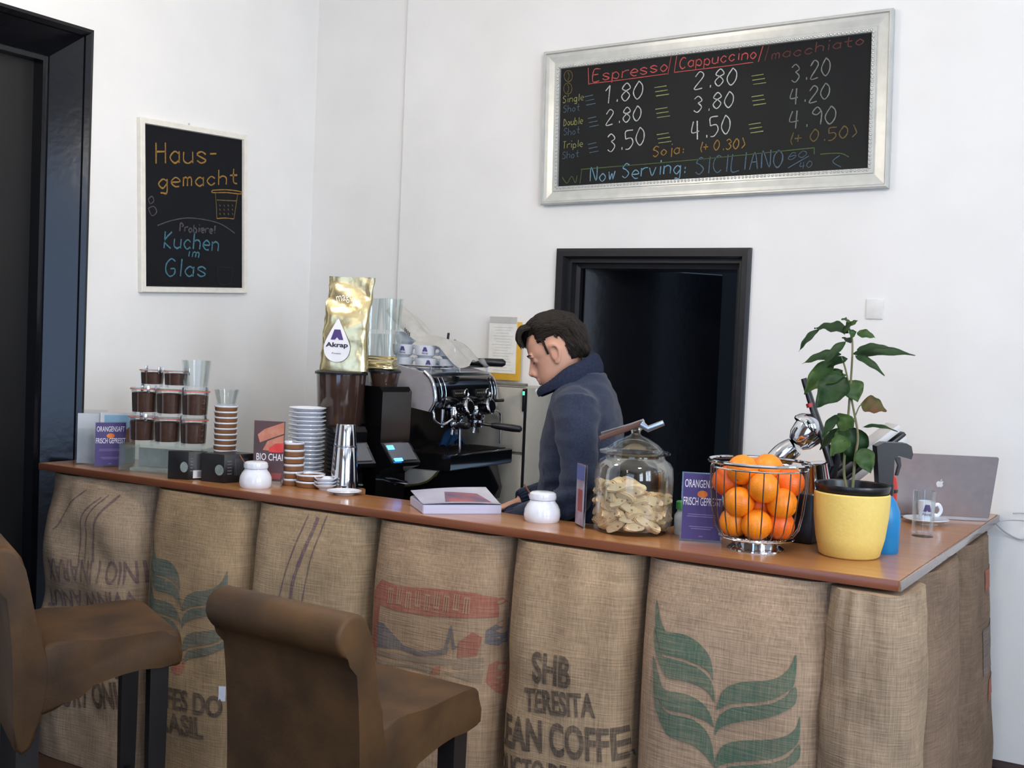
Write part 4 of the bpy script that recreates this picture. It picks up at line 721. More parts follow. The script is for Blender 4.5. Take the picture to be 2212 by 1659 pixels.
for i, L_ in enumerate([(2.6217,-1.3157,1.6652,2.5179,-1.3083,1.6729,0.0406,0),(2.5339,-1.3105,1.6706,2.47,-1.291,1.6022,0.0192,0),(2.6108,-1.3243,1.6592,2.6522,-1.3369,1.6991,0.0325,1),(2.6463,-1.317,1.6633,2.6989,-1.3127,1.6517,0.0229,1),(2.6258,-1.3044,1.633,2.5914,-1.2707,1.6488,0.0217,0),(2.6314,-1.3043,1.602,2.8039,-1.2703,1.6057,0.0271,0),(2.6476,-1.3298,1.5984,2.7408,-1.3551,1.5442,0.0202,0),(2.6065,-1.3271,1.6007,2.4985,-1.3461,1.5672,0.0271,0),(2.6194,-1.3322,1.6377,2.5643,-1.3632,1.5621,0.0216,0),(2.5837,-1.3194,1.5794,2.5023,-1.3204,1.4763,0.0436,1),(2.6277,-1.3329,1.5341,2.5522,-1.3656,1.4422,0.0701,0),(2.6298,-1.3188,1.5246,2.6598,-1.3186,1.4641,0.0514,1),(2.6665,-1.3125,1.459,2.7379,-1.2975,1.4417,0.0459,2),(2.6476,-1.3247,1.4203,2.6132,-1.3383,1.3749,0.0513,1),(2.6458,-1.3116,1.3898,2.6494,-1.2945,1.2855,0.0677,0),(2.6144,-1.3144,1.3835,2.5519,-1.3039,1.3134,0.0231,0),(2.6423,-1.3331,1.3593,2.6003,-1.3663,1.3037,0.0432,1),(2.6714,-1.3155,1.3296,2.705,-1.3074,1.259,0.0459,1),(2.6099,-1.3253,1.4231,2.5661,-1.3404,1.3496,0.0244,0),(2.6773,-1.3202,1.3925,2.7779,-1.3232,1.3868,0.0135,0),(2.6408,-1.3245,1.6521,2.6271,-1.3377,1.6729,0.0189,1),(2.6309,-1.311,1.5165,2.5745,-1.2927,1.4553,0.0461,0),(2.6123,-1.3194,1.5536,2.5663,-1.3205,1.4993,0.0353,0),(2.6292,-1.3287,1.6893,2.6079,-1.3516,1.7014,0.0216,1),(2.6231,-1.3159,1.588,2.5328,-1.309,1.5496,0.0244,0),(2.6497,-1.3081,1.3491,2.6171,-1.2831,1.2735,0.0407,0),(2.6414,-1.3238,1.3791,2.6006,-1.3352,1.3412,0.0351,1),(2.6257,-1.3266,1.5407,2.5216,-1.3445,1.4862,0.0351,1),(2.6499,-1.3211,1.6148,2.748,-1.3262,1.624,0.0189,0)]):
    a = Vector(L_[:3])+DP-off; b = Vector(L_[3:6])+DP-off; wd = L_[6]; e = b-a; ln = e.length; e.normalize()
    vd = Vector((.86, -3.45, .3)).normalized(); n = (vd+Vector((0, 0, .75))+Vector((math.sin(i*5.1), math.cos(i*3.3), 0))*.35); n = (n-e*n.dot(e)).normalized(); s = e.cross(n)
    bm = B(); m_ = 12; G = []
    for k in range(m_+1):
        tt = k/m_; hw = wd*.74*(math.sin(PI*tt**.78)**.85)*(1-.35*tt)+.0003; row = []
        for q in (-1, -.5, 0, .5, 1):
            wav = .10*wd*math.sin(tt*16+q*2+i)*abs(q)
            p = a+e*ln*tt+s*hw*q+n*(.18*hw*abs(q)*1.2+wav+ln*.10*math.sin(PI*tt)-.0)
            row.append(bm.verts.new(p))
        G.append(row)
    for k in range(m_):
        for q in range(4): bm.faces.new((G[k][q], G[k][q+1], G[k+1][q+1], G[k+1][q]))
    bmesh.ops.solidify(bm, geom=bm.faces[:], thickness=.0006)
    obj('leaf', bm, leafm[L_[7]], t, angle=2)
# spray bottle
t = thing('spray_bottle', 'blue spray bottle with black trigger head behind the yellow pot', 'bottle', (2.722, -1.205, ZC), math.atan2(.51, .86))
bm = B(); lathe(bm, [(0, 0), (.041, 0), (.045, .006), (.046, .10), (.043, .125), (.03, .155), (.018, .172), (.017, .18), (0, .18)], 40, squash=.8); obj('bottle_body', bm, M('blue_plastic', (18, 118, 178), .35, col2=(22, 128, 188)), t)
bm = B(); lathe(bm, [(0, .172), (.021, .172), (.021, .205), (.016, .21), (0, .21)], 28); prism(bm, [(-.030, .205), (.012, .205), (.012, .285), (.024, .292), (.062, .283), (.066, .298), (.060, .322), (.045, .330), (-.022, .330), (-.042, .318)], lambda u, v, d: Vector((u, d, v)), -.023, .023); bmesh.ops.bevel(bm, geom=[e for e in bm.edges if len(e.link_faces) == 2 and e.calc_face_angle(0) > .5], offset=.004, segments=2, affect='EDGES'); obj('spray_head', bm, black_pl, t)
bm = B(); prism(bm, [(.018, .288), (.034, .286), (.038, .262), (.030, .232), (.024, .232), (.030, .262)], lambda u, v, d: Vector((u, d, v)), -.008, .008); obj('trigger', bm, black_pl, t)
# lever press for citrus
bx, by = 2.44, -1.17
t = thing('citrus_press', 'chrome lever citrus press with black handle behind the orange basket', 'juicer', (bx, by, ZC))
bm = B(); box(bm, (.025, 0, .078), (.105, .14, .156), bev=.012); obj('motor_base', bm, black_pl, t)
def TX(p, tilt, az=.55): return Matrix.Translation(p) @ Matrix.Rotation(az, 4, 'Z') @ Matrix.Rotation(tilt, 4, 'Y')
bm = B(); lathe(bm, [(0, 0), (.050, 0), (.047, .02), (.041, .085), (.043, .09), (.038, .092), (0, .092)], 40, X=TX((.065, 0, .156), -.12)); obj('juice_collector', bm, chrome, t)
bm = B(); tube(bm, smooth_path([(-.085, -.01, .15), (-.075, -.01, .21), (-.045, -.005, .262), (-.012, 0, .292)], 6), [.046, .044, .038, .03], 24); obj('curved_cover', bm, chrome, t)
bm = B(); lathe(bm, [(0, 0), (.028, .0), (.042, .018), (.049, .045), (.051, .058), (.046, .060), (.04, .045), (0, .03)], 40, X=TX((-.006, -.01, .30), .75)); obj('fruit_cup', bm, chrome, t)
bm = B(); lathe(bm, [(.046, 0), (.048, .006), (.042, .024), (.026, .040), (0, .047)], 40, X=TX((.020, -.01, .352), .75)); obj('pressing_dome', bm, chrome, t)
bm = B(); tube(bm, smooth_path([(.100, .02, .24), (.082, .01, .30), (.05, .0, .385), (.008, -.01, .505)], 6), [.02, .022, .019, .014], 12, flat=.6); hd = obj('lever_handle', bm, black_pl, t)
bm = B(); tube(bm, [(.034, -.005, .418), (.030, -.006, .430)], .0195, 12, flat=.65); obj('red_band', bm, M('red_plastic', (160, 34, 40), .4), hd)
bm = B(); tube(bm, [(.075, .03, .15), (.10, .03, .20), (.118, .02, .275), (.095, .01, .30)], .012, 12); obj('lever_arm', bm, black_pl, t)
# tilted panel and red thing behind the plant
t = thing('tilted_display', 'tilted grey display panel with black edges behind the potted plant', 'display', (2.615, -1.03, ZC)); tx = Matrix.Translation((0, 0, .265)) @ Matrix.Rotation(math.atan2(.51, .86)+.1, 4, 'Z') @ Matrix.Rotation(-.68, 4, 'Y')
bm = B(); box(bm, tx @ Vector((0, 0, 0)), (.26, .10, .012), mat=tx.to_3x3().to_4x4(), bev=.002); box(bm, tx @ Vector((-.075, 0, .04)), (.10, .09, .014), mat=tx.to_3x3().to_4x4(), bev=.002); obj('black_shell', bm, black_pl, t)
bm = B(); box(bm, tx @ Vector((0, -.002, -.018)), (.25, .096, .024), mat=tx.to_3x3().to_4x4(), bev=.003); box(bm, tx @ Vector((.045, 0, .024)), (.17, .092, .022), mat=tx.to_3x3().to_4x4(), bev=.003); obj('grey_panel', bm, M('pale_grey_plastic', (186, 184, 184), .4), t)
bm = B(); box(bm, (-.06, 0, .085), (.05, .05, .17), bev=.004); box(bm, (-.04, 0, .008), (.14, .12, .016), bev=.003); obj('foot', bm, black_pl, t)
t = thing('red_canister', 'small red canister half hidden behind the spray bottle', 'canister', (2.70, -1.115, ZC))
bm = B(); lathe(bm, [(0, 0), (.03, 0), (.032, .01), (.034, .19), (.03, .215), (.015, .232), (0, .236)], 32); obj('canister_body', bm, M('red_lacquer', (196, 36, 30), .35), t)
bm = B(); lathe(bm, [(.0325, .17), (.0355, .172), (.0355, .18), (.0338, .182)], 32); obj('band', bm, black_pl, t)
# glass, espresso cup, laptop
g = tumbler(.034, .036, .150); g.location = (2.749, -.790, ZC); g.name = 'drinking_glass'; tag(g, 'straight empty drinking glass standing alone near the laptop', 'glass')
s4 = saucer(.078); s4.location = (2.695, -.475, ZC); tag(s4, 'white saucer under the espresso cup in front of the laptop', 'saucer')
logo_purple = M('logo_purple', (66, 48, 110), .5)
def cup_mesh(name, r0, r1, h, loc, rz, label, cat='cup', group=None, ha=0, logo=None):
    t = thing(name, label, cat, loc, rz, group)
    bm = B(); lathe(bm, [(0, .0), (r0*.7, 0), (r0*.75, .004), (r0, h*.22), (r1*.97, h*.7), (r1, h), (r1-.003, h), (r1*.9, h*.7), (r0*.85, h*.25), (0, h*.12)], 40); obj('cup_body', bm, porc, t)
    bm = B(); tube(bm, smooth_path([(r1*.93*math.cos(ha), r1*.93*math.sin(ha), h*.8), ((r1+.012)*math.cos(ha), (r1+.012)*math.sin(ha), h*.84), ((r1+.022)*math.cos(ha), (r1+.022)*math.sin(ha), h*.58), ((r1+.012)*math.cos(ha), (r1+.012)*math.sin(ha), h*.32), (r0*1.02*math.cos(ha), r0*1.02*math.sin(ha), h*.34)], 5), .0042, 8, flat=1.6); obj('handle', bm, porc, t)
    if logo is not None:
        bm = B(); k = r1*.985+.0014
        F = lambda u, v, d: Vector(((k+d)*math.cos(logo+u/k), (k+d)*math.sin(logo+u/k), v))
        s = h*.3; put_poly(bm, [(-s*.7, h*.52), (-s*.18, h*.52), (0, h*.60), (s*.18, h*.52), (s*.7, h*.52), (s*.32, h*.86), (-s*.32, h*.86)], F, .0, .006); put_text(bm, 'Akrap', (-s*.85, h*.33), (s*.85, h*.33), h*.14, F, .0, .01, .006); obj('purple_logo', bm, logo_purple, t)
    return t
cup_mesh('espresso_cup', .024, .030, .072, (2.695, -.475, ZC+.0075), 0, 'white espresso cup with purple logo on the saucer by the laptop', ha=.53, logo=-1.25)
t = thing('laptop', 'silver laptop seen from behind at the wall end of the counter', 'laptop'); A = Vector((2.520, -.425, ZC)); Bv = Vector((2.868, -.245, ZC)); e = (Bv-A); n = Vector((e.y, -e.x, 0)).normalized(); alu = M('aluminium', (158, 152, 156), .32, metal=.25, spec=.5)
bm = B(); G = lambda u, v, d: A+e*u-n*v+Vector((0, 0, d))
prism(bm, [(0, 0), (1, 0), (1, .2), (0, .2)], G, .001, .020); bmesh.ops.bevel(bm, geom=bm.edges[:], offset=.003, segments=2, affect='EDGES'); obj('keyboard_base', bm, alu, t)
up = (Vector((0, 0, 1))+n*.30).normalized(); Fl = lambda u, v, d: A+e*u+Vector((0, 0, .014))+up*v+n*d
bm = B(); c_ = [(.0, .0), (1, .0), (1, .232), (.985, .237), (.015, .237), (0, .232)]; prism(bm, c_, Fl, -.004, .004); bmesh.ops.bevel(bm, geom=bm.edges[:], offset=.0015, segments=2, affect='EDGES'); lid = obj('lid', bm, alu, t)
bm = B(); sheet(bm, Fl, .02, .98, .012, .228, -.0052, -.0041); obj('screen', bm, M('dark_screen', (20, 22, 28), .2), t)
bm = B(); ap = [(-.5, .1), (-.46, -.2), (-.3, -.45), (-.15, -.5), (0, -.45), (.15, -.5), (.3, -.45), (.46, -.18), (.36, -.05), (.34, .12), (.44, .27), (.3, .36), (.12, .34), (0, .28), (-.15, .35), (-.35, .33)]
put_poly(bm, [(.51+x*.027/.4088*1.0, .125+y*.027) for x, y in ap], Fl, .0046, 0, 3); put_poly(bm, [(.51+x*.027/.4088, .125+y*.027) for x, y in ((.0, .38), (.02, .52), (.1, .62), (.2, .66), (.19, .53), (.11, .42))], Fl, .0046, 0, 3); obj('lid_emblem', bm, M('white_emblem', (226, 228, 230), .3), lid)
cab = M('grey_cable', (168, 166, 170), .6)
for nm, P, l in (('power_cable', [(2.905, -.245, 1.022), (2.94, -.14, 1.017), (2.99, -.03, 1.005), (3.10, -.015, 1.0)], 'thin grey laptop cable running right along the white wall'), ('hanging_cable', [(2.868, -.08, .99), (2.90, -.02, .95), (2.955, -.012, .93), (2.99, -.012, .955), (3.05, -.012, .99)], 'thin grey cable sagging below the counter end on the wall'), ('cable_plug', [(2.93, -.10, 1.036), (2.955, -.05, 1.034), (3.0, -.02, 1.028), (3.08, -.012, 1.018)], 'short brownish cable above the grey one by the laptop')):
    bm = B(); tube(bm, smooth_path(P, 6), .0028, 6); tag(obj(nm, bm, cab), l, 'cable')
# ------------------------------------------------------------------ work table, espresso machine, grinders behind the counter
WT = .85; dmet = M('dark_metal', (30, 29, 29), .35, metal=.3)
t = thing('work_table', 'low dark work table carrying the grinders and espresso machine', 'table')
bm = B(); box(bm, (.48, -.758, WT-.02), (1.06, .925, .04), bev=.004); obj('tabletop', bm, dmet, t)
for x in (0, .96):
    for y in (-1.17, -.34): bm = B(); box(bm, (x, y, (WT-.04)/2), (.05, .05, WT-.04)); obj('leg', bm, dmet, t)
gloss = M('black_gloss', (14, 14, 16), .1, spec=.5, coat=.5); smoke = M('smoked_hopper', (50, 36, 30), .12, spec=.5, coat=.6, col2=(64, 46, 38), scale=6); led = M('blue_led', (60, 150, 255), .4, emit=6)
def grinder(x, y, rz, hop_r, hop_h, body_top, label):
    t = thing('coffee_grinder', label, 'grinder', (x, y, WT), rz, 'coffee grinders'); h = body_top-WT
    bm = B(); zp = .275; prof = [(-.115, 0), (.12, 0), (.12, .03), (.045, .045), (.045, zp-.085), (.075, zp-.065), (.135, zp-.045), (.14, zp-.030), (.066, zp+.045), (.070, h-.02), (.05, h), (-.10, h), (-.115, h-.02)]
    prism(bm, prof, lambda u, v, d: Vector((u, d, v)), -.075, .075); bmesh.ops.bevel(bm, geom=[e for e in bm.edges if len(e.link_faces) == 2 and e.calc_face_angle(0) > .4], offset=.012, segments=3, affect='EDGES'); obj('body', bm, gloss, t)
    bm = B(); lathe(bm, [(0, h), (hop_r*.82, h), (hop_r*.87, h+.01), (hop_r*.98, h+hop_h-.012), (hop_r*.98, h+hop_h-.008), (0, h+hop_h-.008)], 48, c=(-.02, 0, 0)); hp = obj('bean_hopper', bm, smoke, t)
    bm = B(); lathe(bm, [(0, h+hop_h-.008), (hop_r*1.04, h+hop_h-.008), (hop_r*1.05, h+hop_h), (hop_r*.95, h+hop_h+.006), (0, h+hop_h+.006)], 48, c=(-.02, 0, 0)); obj('hopper_lid', bm, black_pl, hp)
    F = lambda u, v, d: Vector((.140-v*.70, u, zp-.030+v*.71))+Vector((.71, 0, .70))*d
    bm = B(); sheet(bm, F, -.062, .062, .012, .098, .0, .004); ds = obj('control_panel', bm, M('panel_grey', (92, 94, 100), .3), t)
    bm = B(); sheet(bm, F, -.058, -.026, .066, .086, .004, .006); sheet(bm, F, -.055, -.015, .006, .020, .004, .007); obj('blue_display', bm, led, ds)
    bm = B(); tube(bm, [(.045, -.03, zp-.11), (.11, -.03, zp-.115), (.112, .03, zp-.115), (.045, .03, zp-.11)], .006, 8); obj('filter_fork', bm, steel, t); return t
grinder(.58, -1.115, -.35, .100, .212, 1.232, 'front coffee grinder with tall smoked hopper carrying the gold bag')
grinder(.665, -.945, -.25, .066, .062, 1.392, 'rear coffee grinder with short hopper beside the espresso machine')
# gold bag
gold = M('gold_foil', (196, 180, 132), .26, metal=.75, col2=(212, 200, 160), scale=6, bump=.6, bscale=16); white_l = M('white_label', (224, 224, 228), .5)
def bag(loc, rz, w_, dp, h, label, top_tilt=.02, lay=0):
    t = thing('coffee_bag', label, 'bag', loc, rz); K = 22; rings = []
    for k in range(K+1):
        u = k/K; d = dp*(1-max(0, (u-.35)/.65)**1.1*.97) + .0008; ww = w_*(1-.16*math.sin(PI*min(1, u*1.0))*.3-.05*u); sx = top_tilt*u*u; ring = []
        for i in range(36):
            a = 2*PI*i/36; ca, sa_ = math.cos(a), math.sin(a); ca = abs(ca)**.45*(1 if ca > 0 else -1); sa_ = abs(sa_)**.45*(1 if sa_ > 0 else -1)
            cr = .006*noise.noise(Vector((ca*2.3+7, sa_*2, u*9)))+.004*noise.noise(Vector((ca*6, sa_*5, u*21)))
            if u > .55: cr += .006*math.sin(u*22+ca*4)*math.sin(PI*(u-.55)/.45)
            ring.append(Vector((ca*ww/2+sx+cr*.5, sa_*(d/2)+cr+(.012*math.sin(u*9)*u), h*u*(1 if k < K else 1)+(0 if k else 0))))
        rings.append(ring)
    bm = B(); loft(bm, rings); body = obj('foil_body', bm, gold, t, angle=.6); return t, rings
t, rg_ = bag((.571, -1.105, 1.4505), .50, .190, .085, .372, 'tall gold foil coffee bag with white drop-shaped label standing on the hopper')
dz_ = lambda u, v, d: Vector((u, -.052-d+.03*max(0, (v-.13)/.24), v))
bm = B(); put_poly(bm, [(-.0+.001, .205), (.012, .185), (.03, .15), (.048, .11), (.052, .085), (.044, .058), (.025, .04), (0, .034), (-.025, .04), (-.044, .058), (-.052, .085), (-.048, .11), (-.03, .15), (-.012, .185)], lambda u, v, d: dz_(u-.022, v, d), .002, 0, 2); obj('drop_label', bm, white_l, t)
bm = B(); put_poly(bm, [(-.047, .122), (-.03, .122), (-.022, .132), (-.014, .122), (.003, .122), (-.010, .162), (-.034, .162)], dz_, .0035); obj('purple_logo', bm, logo_purple, t)
bm = B(); put_text(bm, 'Akrap', (-.066, .094), (.022, .094), .017, dz_, .0035, .03); put_text(bm, 'Finest', (-.04, .066), (-.004, .066), .006, dz_, .0035, .0); obj('dark_lettering', bm, M('label_ink', (36, 32, 48), .6), t)
bm = B(); put_text(bm, 'mago', (-.03, .27), (.035, .285), .035, lambda u, v, d: dz_(u, v, d+.004), .004, .0); obj('pale_lettering', bm, M('pale_gold_ink', (236, 232, 214), .4), t)
t, _ = bag((.635, -.955, 1.4625), .3, .14, .095, .05, 'half-empty gold bag lying folded on the rear grinder hopper', 0)

# espresso machine: front faces +x
MX, Y0, Y1 = .81, -.82, -.33; em = thing('espresso_machine', 'black and chrome two-group espresso machine on the work table', 'espresso machine', (0, 0, 0))
panel = M('mirror_reflection_grey', (186, 182, 186), .16, metal=.35, coat=.5)  # reflection of pale wall and ceiling put into the light grey colour
def sideprof(pts, y0, y1, mat, nm, bev=.004, par=em):
    bm = B(); prism(bm, pts, lambda u, v, d: Vector((u, d, v)), y0, y1)
    if bev: bmesh.ops.bevel(bm, geom=[e for e in bm.edges if len(e.link_faces) == 2 and e.calc_face_angle(0) > .5], offset=bev, segments=2, affect='EDGES')
    return obj(nm, bm, mat, par)
sideprof([(.36, .90), (.86, .90), (.87, .95), (.84, 1.055), (.36, 1.055)], Y0+.02, Y1-.02, gloss, 'lower_body')
sideprof([(.38, 1.045), (.905, 1.058), (.91, 1.066), (.91, 1.118), (.90, 1.122), (.38, 1.122)], Y0-.005, Y1-.012, gloss, 'drip_tray')
bm = B()
for i in range(16): box(bm, (.70+.012*i, (Y0+Y1)/2, 1.124), (.004, Y1-Y0-.05, .004))
obj('drip_grate', bm, M('grate_metal', (70, 60, 56), .35, metal=.9), em)
sideprof([(.38, 1.12), (.60, 1.12), (.60, 1.31), (.38, 1.31)], Y0+.03, Y1-.03, M('dark_steel', (60, 52, 50), .22, metal=.8), 'back_panel', .002)
ac = [(.70, 1.305), (.785, 1.30), (.80, 1.305), (.815, 1.33), (.818, 1.36), (.81, 1.40), (.795, 1.432), (.78, 1.442), (.38, 1.442), (.38, 1.305)]
sideprof(ac, Y0+.02, Y1-.01, gloss, 'upper_housing')
# mirror-like side panels, their reflections painted in as light grey, with a chrome front edge
wing = [(.37, 1.305), (.70, 1.305), (.79, 1.293), (.808, 1.30), (.815, 1.335), (.808, 1.385), (.79, 1.425), (.765, 1.45), (.62, 1.478), (.48, 1.488), (.37, 1.488)]
for y, nm in ((Y0, 'side_panel'), (Y1, 'side_panel')): sideprof(wing, y-.006, y+.012, panel, nm, .002)
bm = B(); tube(bm, smooth_path([(.80, Y0-.004, 1.294), (.822, Y0-.004, 1.335), (.815, Y0-.004, 1.39), (.795, Y0-.004, 1.43), (.765, Y0-.004, 1.455)], 6), .009, 10); obj('chrome_edge', bm, chrome, em)
low = [(.37, .955), (.60, .965), (.78, 1.0), (.83, 1.03), (.845, 1.055), (.37, 1.055)]
sideprof(low, Y0-.002, Y0+.016, M('lower_reflection_grey', (176, 176, 172), .12, metal=.3, coat=.5), 'lower_side_panel', .002)  # lower panel: reflection likewise painted as pale grey
bm = B(); tube(bm, smooth_path([(.37, Y0-.006, .952), (.60, Y0-.006, .962), (.78, Y0-.006, .998), (.85, Y0-.006, 1.05)], 6), .005, 8); obj('brass_trim', bm, M('brass_trim', (176, 164, 110), .25, metal=.9), em)
for y in (Y0+.045, Y0+.075, Y1-.03, Y1-.055):
    bm = B(); tube(bm, smooth_path([(.812, y, 1.31), (.822, y, 1.36), (.814, y, 1.40), (.797, y, 1.432)], 5), .0022, 6); obj('chrome_stripe', bm, chrome, em)
bm = B(); box(bm, (.58, (Y0+Y1)/2, 1.447), (.40, Y1-Y0-.03, .01), bev=.002); obj('cup_tray', bm, steel, em)
bm = B(); tube(bm, [(.40, Y0+.03, 1.475), (.77, Y0+.03, 1.475), (.77, Y1-.02, 1.475), (.40, Y1-.02, 1.475)], .004, 8)
for x, y in ((.77, Y0+.03), (.77, Y1-.02), (.77, (Y0+Y1)/2), (.40, Y0+.03), (.40, Y1-.02)): tube(bm, [(x, y, 1.452), (x, y, 1.476)], .0035, 8)
obj('cup_rail', bm, chrome, em)
for k, gy in enumerate((-.645, -.475)):
    bm = B(); lathe(bm, [(0, 0), (.034, 0), (.040, .01), (.040, .05), (.034, .062), (0, .066)], 32, c=(.80, gy, 1.247)); gh = obj('group_head', bm, chrome, em)
    bm = B(); lathe(bm, [(0, 0), (.030, 0), (.035, .006), (.036, .05), (.03, .055), (0, .055)], 28, c=(.826, gy, 1.30), X=Matrix.Rotation(PI/2-.25, 4, 'Y')); obj('group_cap', bm, chrome, gh); bm = B(); lathe(bm, [(0, .055), (.026, .055), (.024, .058), (0, .058)], 24, c=(.826, gy, 1.30), X=Matrix.Rotation(PI/2-.25, 4, 'Y')); obj('cap_face', bm, gloss, gh)
    bm = B(); box(bm, (.8185, gy, 1.366), (.010, .085, .030), bev=.004); bp = obj('button_panel', bm, M('button_panel', (54, 50, 48), .3, metal=.6), em)
    bm = B(); lathe(bm, [(.017, 0), (.019, .004), (.017, .008), (.014, .005)], 24, c=(.82, gy+.05, 1.366), X=Matrix.Rotation(PI/2, 4, 'Y')); obj('trim_ring', bm, chrome, bp)
    bm = B()
    for i in range(5): ball(bm, (.824, gy-.032+.015*i, 1.366), .0045, 1)
    obj('buttons', bm, M('button_caps', (112, 100, 88), .4), bp)
    bm = B(); lathe(bm, [(.036, 0), (.037, -.012), (.032, -.028), (.014, -.034), (0, -.034)], 32, c=(.80, gy, 1.245)); pf = obj('portafilter', bm, chrome, em)
    d = (Vector((.75, -.62, .06)), Vector((.93, .34, -.08)))[k]; p0 = Vector((.80, gy, 1.232))+d*.035
    bm = B(); tube(bm, [p0, p0+d*.04], .007, 8); tube(bm, [p0+d*.035, p0+d*.06, p0+d*.13, p0+d*.165, p0+d*.172], [.010, .0145, .0165, .014, .006], 12); obj('handle', bm, black_pl, pf)
    bm = B(); tube(bm, [(.80, gy-.012, 1.212), (.80, gy-.018, 1.19)], .006, 8); tube(bm, [(.80, gy+.012, 1.212), (.80, gy+.018, 1.19)], .006, 8); obj('spout', bm, chrome, pf)
for nm, P in (('steam_wand', [(.80, Y0+.012, 1.305), (.815, Y0+.0, 1.285), (.82, Y0+.005, 1.255), (.83, Y0+.045, 1.24), (.84, Y0+.10, 1.262)]), ('steam_wand', [(.80, -.37, 1.27), (.815, -.345, 1.283), (.82, -.315, 1.275), (.822, -.305, 1.24), (.822, -.302, 1.135)])):
    bm = B(); tube(bm, smooth_path(P, 8), .0055, 10); obj(nm, bm, chrome, em)
bm = B(); tube(bm, [(.80, -.735, 1.30), (.80, -.735, 1.225)], .007, 10); tube(bm, [(.80, -.60, 1.21), (.803, -.60, 1.125)], .0065, 10); obj('water_spout', bm, chrome, em)
for x in (.42, .80):
    for y in (Y0+.06, Y1-.06): bm = B(); lathe(bm, [(0, 0), (.02, 0), (.022, .01), (.016, .05), (0, .05)], 16, c=(x, y, WT)); obj('foot', bm, black_pl, em)
bm = B(); tube(bm, [(.86, Y1-.02, 1.332), (.845, Y1-.045, 1.33), (.80, Y1-.05, 1.328)], [.007, .007, .005], 8); obj('steam_knob', bm, black_pl, em)
# things on and round the machine
t = thing('spare_portafilter', 'long black-handled portafilter lying on top of the espresso machine', 'portafilter')
bm = B(); tube(bm, [(.77, -.565, 1.492), (.80, -.545, 1.496), (.86, -.51, 1.499), (.92, -.47, 1.499), (.932, -.463, 1.498)], [.009, .016, .018, .018, .008], 14); obj('handle', bm, black_pl, t)
bm = B(); lathe(bm, [(.035, 0), (.037, .012), (.032, .026), (0, .03)], 28, c=(.735, -.585, 1.478)); tube(bm, [(.755, -.573, 1.488), (.78, -.558, 1.493)], .008, 8); obj('filter_bowl', bm, chrome, t)
CT = 1.4525
def machine_cup(x, y, z, ha, logo, label): return cup_mesh('coffee_cup', .041, .0465, .054, (x, y, z), 0, label, 'cup', 'cups on the espresso machine', ha, logo)
machine_cup(.535, -.665, CT, .35, None, 'white cup in the lower row behind the chrome side panel')
machine_cup(.650, -.655, CT, .9, -.75, 'white logo cup in the lower row nearest the front of the machine')
machine_cup(.535, -.665, CT+.0545, .45, -1.0, 'white logo cup upper row next to the tall glasses')
machine_cup(.645, -.655, CT+.0545, .9, -1.0, 'white logo cup upper row under the middle of the towel')
machine_cup(.500, -.60, CT+.109, -.35, None, 'white cup topmost under the high end of the towel')
machine_cup(.735, -.60, CT, -.65, None, 'white cup shaded beneath the low end of the towel'); machine_cup(.73, -.595, CT+.0545, -.65, None, 'white shaded cup with handle above the lowest cup under the towel')
machine_cup(.56, -.53, CT, .3, None, 'white cup at the back of the machine top behind the logo cups')
tb = M('rib_glass', (232, 240, 240), .1); rg = glass('ribbed_glass', (247, 250, 250), .02)
for i, (x, y) in enumerate(((.435, -.765), (.528, -.745))):
    for k in range(2):
        g = tumbler(.036, .047, .150, 12, rg); g.location = (x, y, CT+k*.1505); tag(g, ('lower' if k == 0 else 'upper')+' ribbed glass of the '+('stack beside the gold bag' if i == 0 else 'stack beside the white towel'), 'glass', 'ribbed glasses on the espresso machine')
# towel
bm = B(); P = smooth_path([(.46, -.605, 1.715), (.495, -.61, 1.69), (.56, -.62, 1.640), (.625, -.625, 1.594), (.695, -.625, 1.584), (.755, -.615, 1.572), (.805, -.60, 1.528), (.835, -.58, 1.494), (.862, -.56, 1.500)], 6); n = len(P); W_ = []
for i, p in enumerate(P):
    tg = (P[min(i+1, n-1)]-P[max(i-1, 0)]).normalized(); sd = Vector((.35, .93, 0)); row = []
    hw = .066+.012*math.sin(i*.22)
    for q in range(15):
        s = q/7-1; f_ = .006*math.sin(s*6+i*.12)+.003*math.sin(s*11-i*.2)
        row.append(bm.verts.new(p+sd*s*hw+Vector((0, 0, f_-.026*s*s+.012))))
    W_.append(row)
for i in range(n-1):
    for q in range(14): bm.faces.new((W_[i][q], W_[i][q+1], W_[i+1][q+1], W_[i+1][q]))
bmesh.ops.solidify(bm, geom=bm.faces[:], thickness=.005); tw = obj('towel', bm, M('white_towel', (226, 224, 218), .9, bump=.3, bscale=300), angle=2); tag(tw, 'white tea towel draped over the cups on the espresso machine', 'towel')
bm = B()
for k in range(4): box(bm, (.560+.008*k, -.690, 1.624-.006*k), (.003, .004, .016), .2)
obj('printed_marks', bm, M('towel_ink', (70, 70, 74), .8), tw)
for nm, a, b, m_, l in (('drinking_straw', (.680, -.56, 1.454), (.697, -.56, 1.618), black_pl, 'black straw sticking up behind the towel'), ('pen', (.702, -.545, 1.454), (.722, -.545, 1.590), M('blue_pen', (88, 116, 160), .4), 'short blue pen beside the black straw behind the towel')):
    bm = B(); tube(bm, [a, b], .0055, 10); tag(obj(nm, bm, m_), l, nm.split('_')[-1])
bm = B(); G = []
for i in range(13):
    row = []
    for k in range(9):
        u, v = i/12-.5, k/8-.5
        row.append(bm.verts.new((.70+u*.07+.01*v, -.505+v*.12+.01*math.sin(u*9), 1.130+.075*max(0, 1-(2.0*v)**2)*max(0, 1-(1.6*u)**2)+.006*math.sin(u*14+v*9)))); 
    G.append(row)
for i in range(12):
    for k in range(8): bm.faces.new((G[i][k], G[i+1][k], G[i+1][k+1], G[i][k+1]))
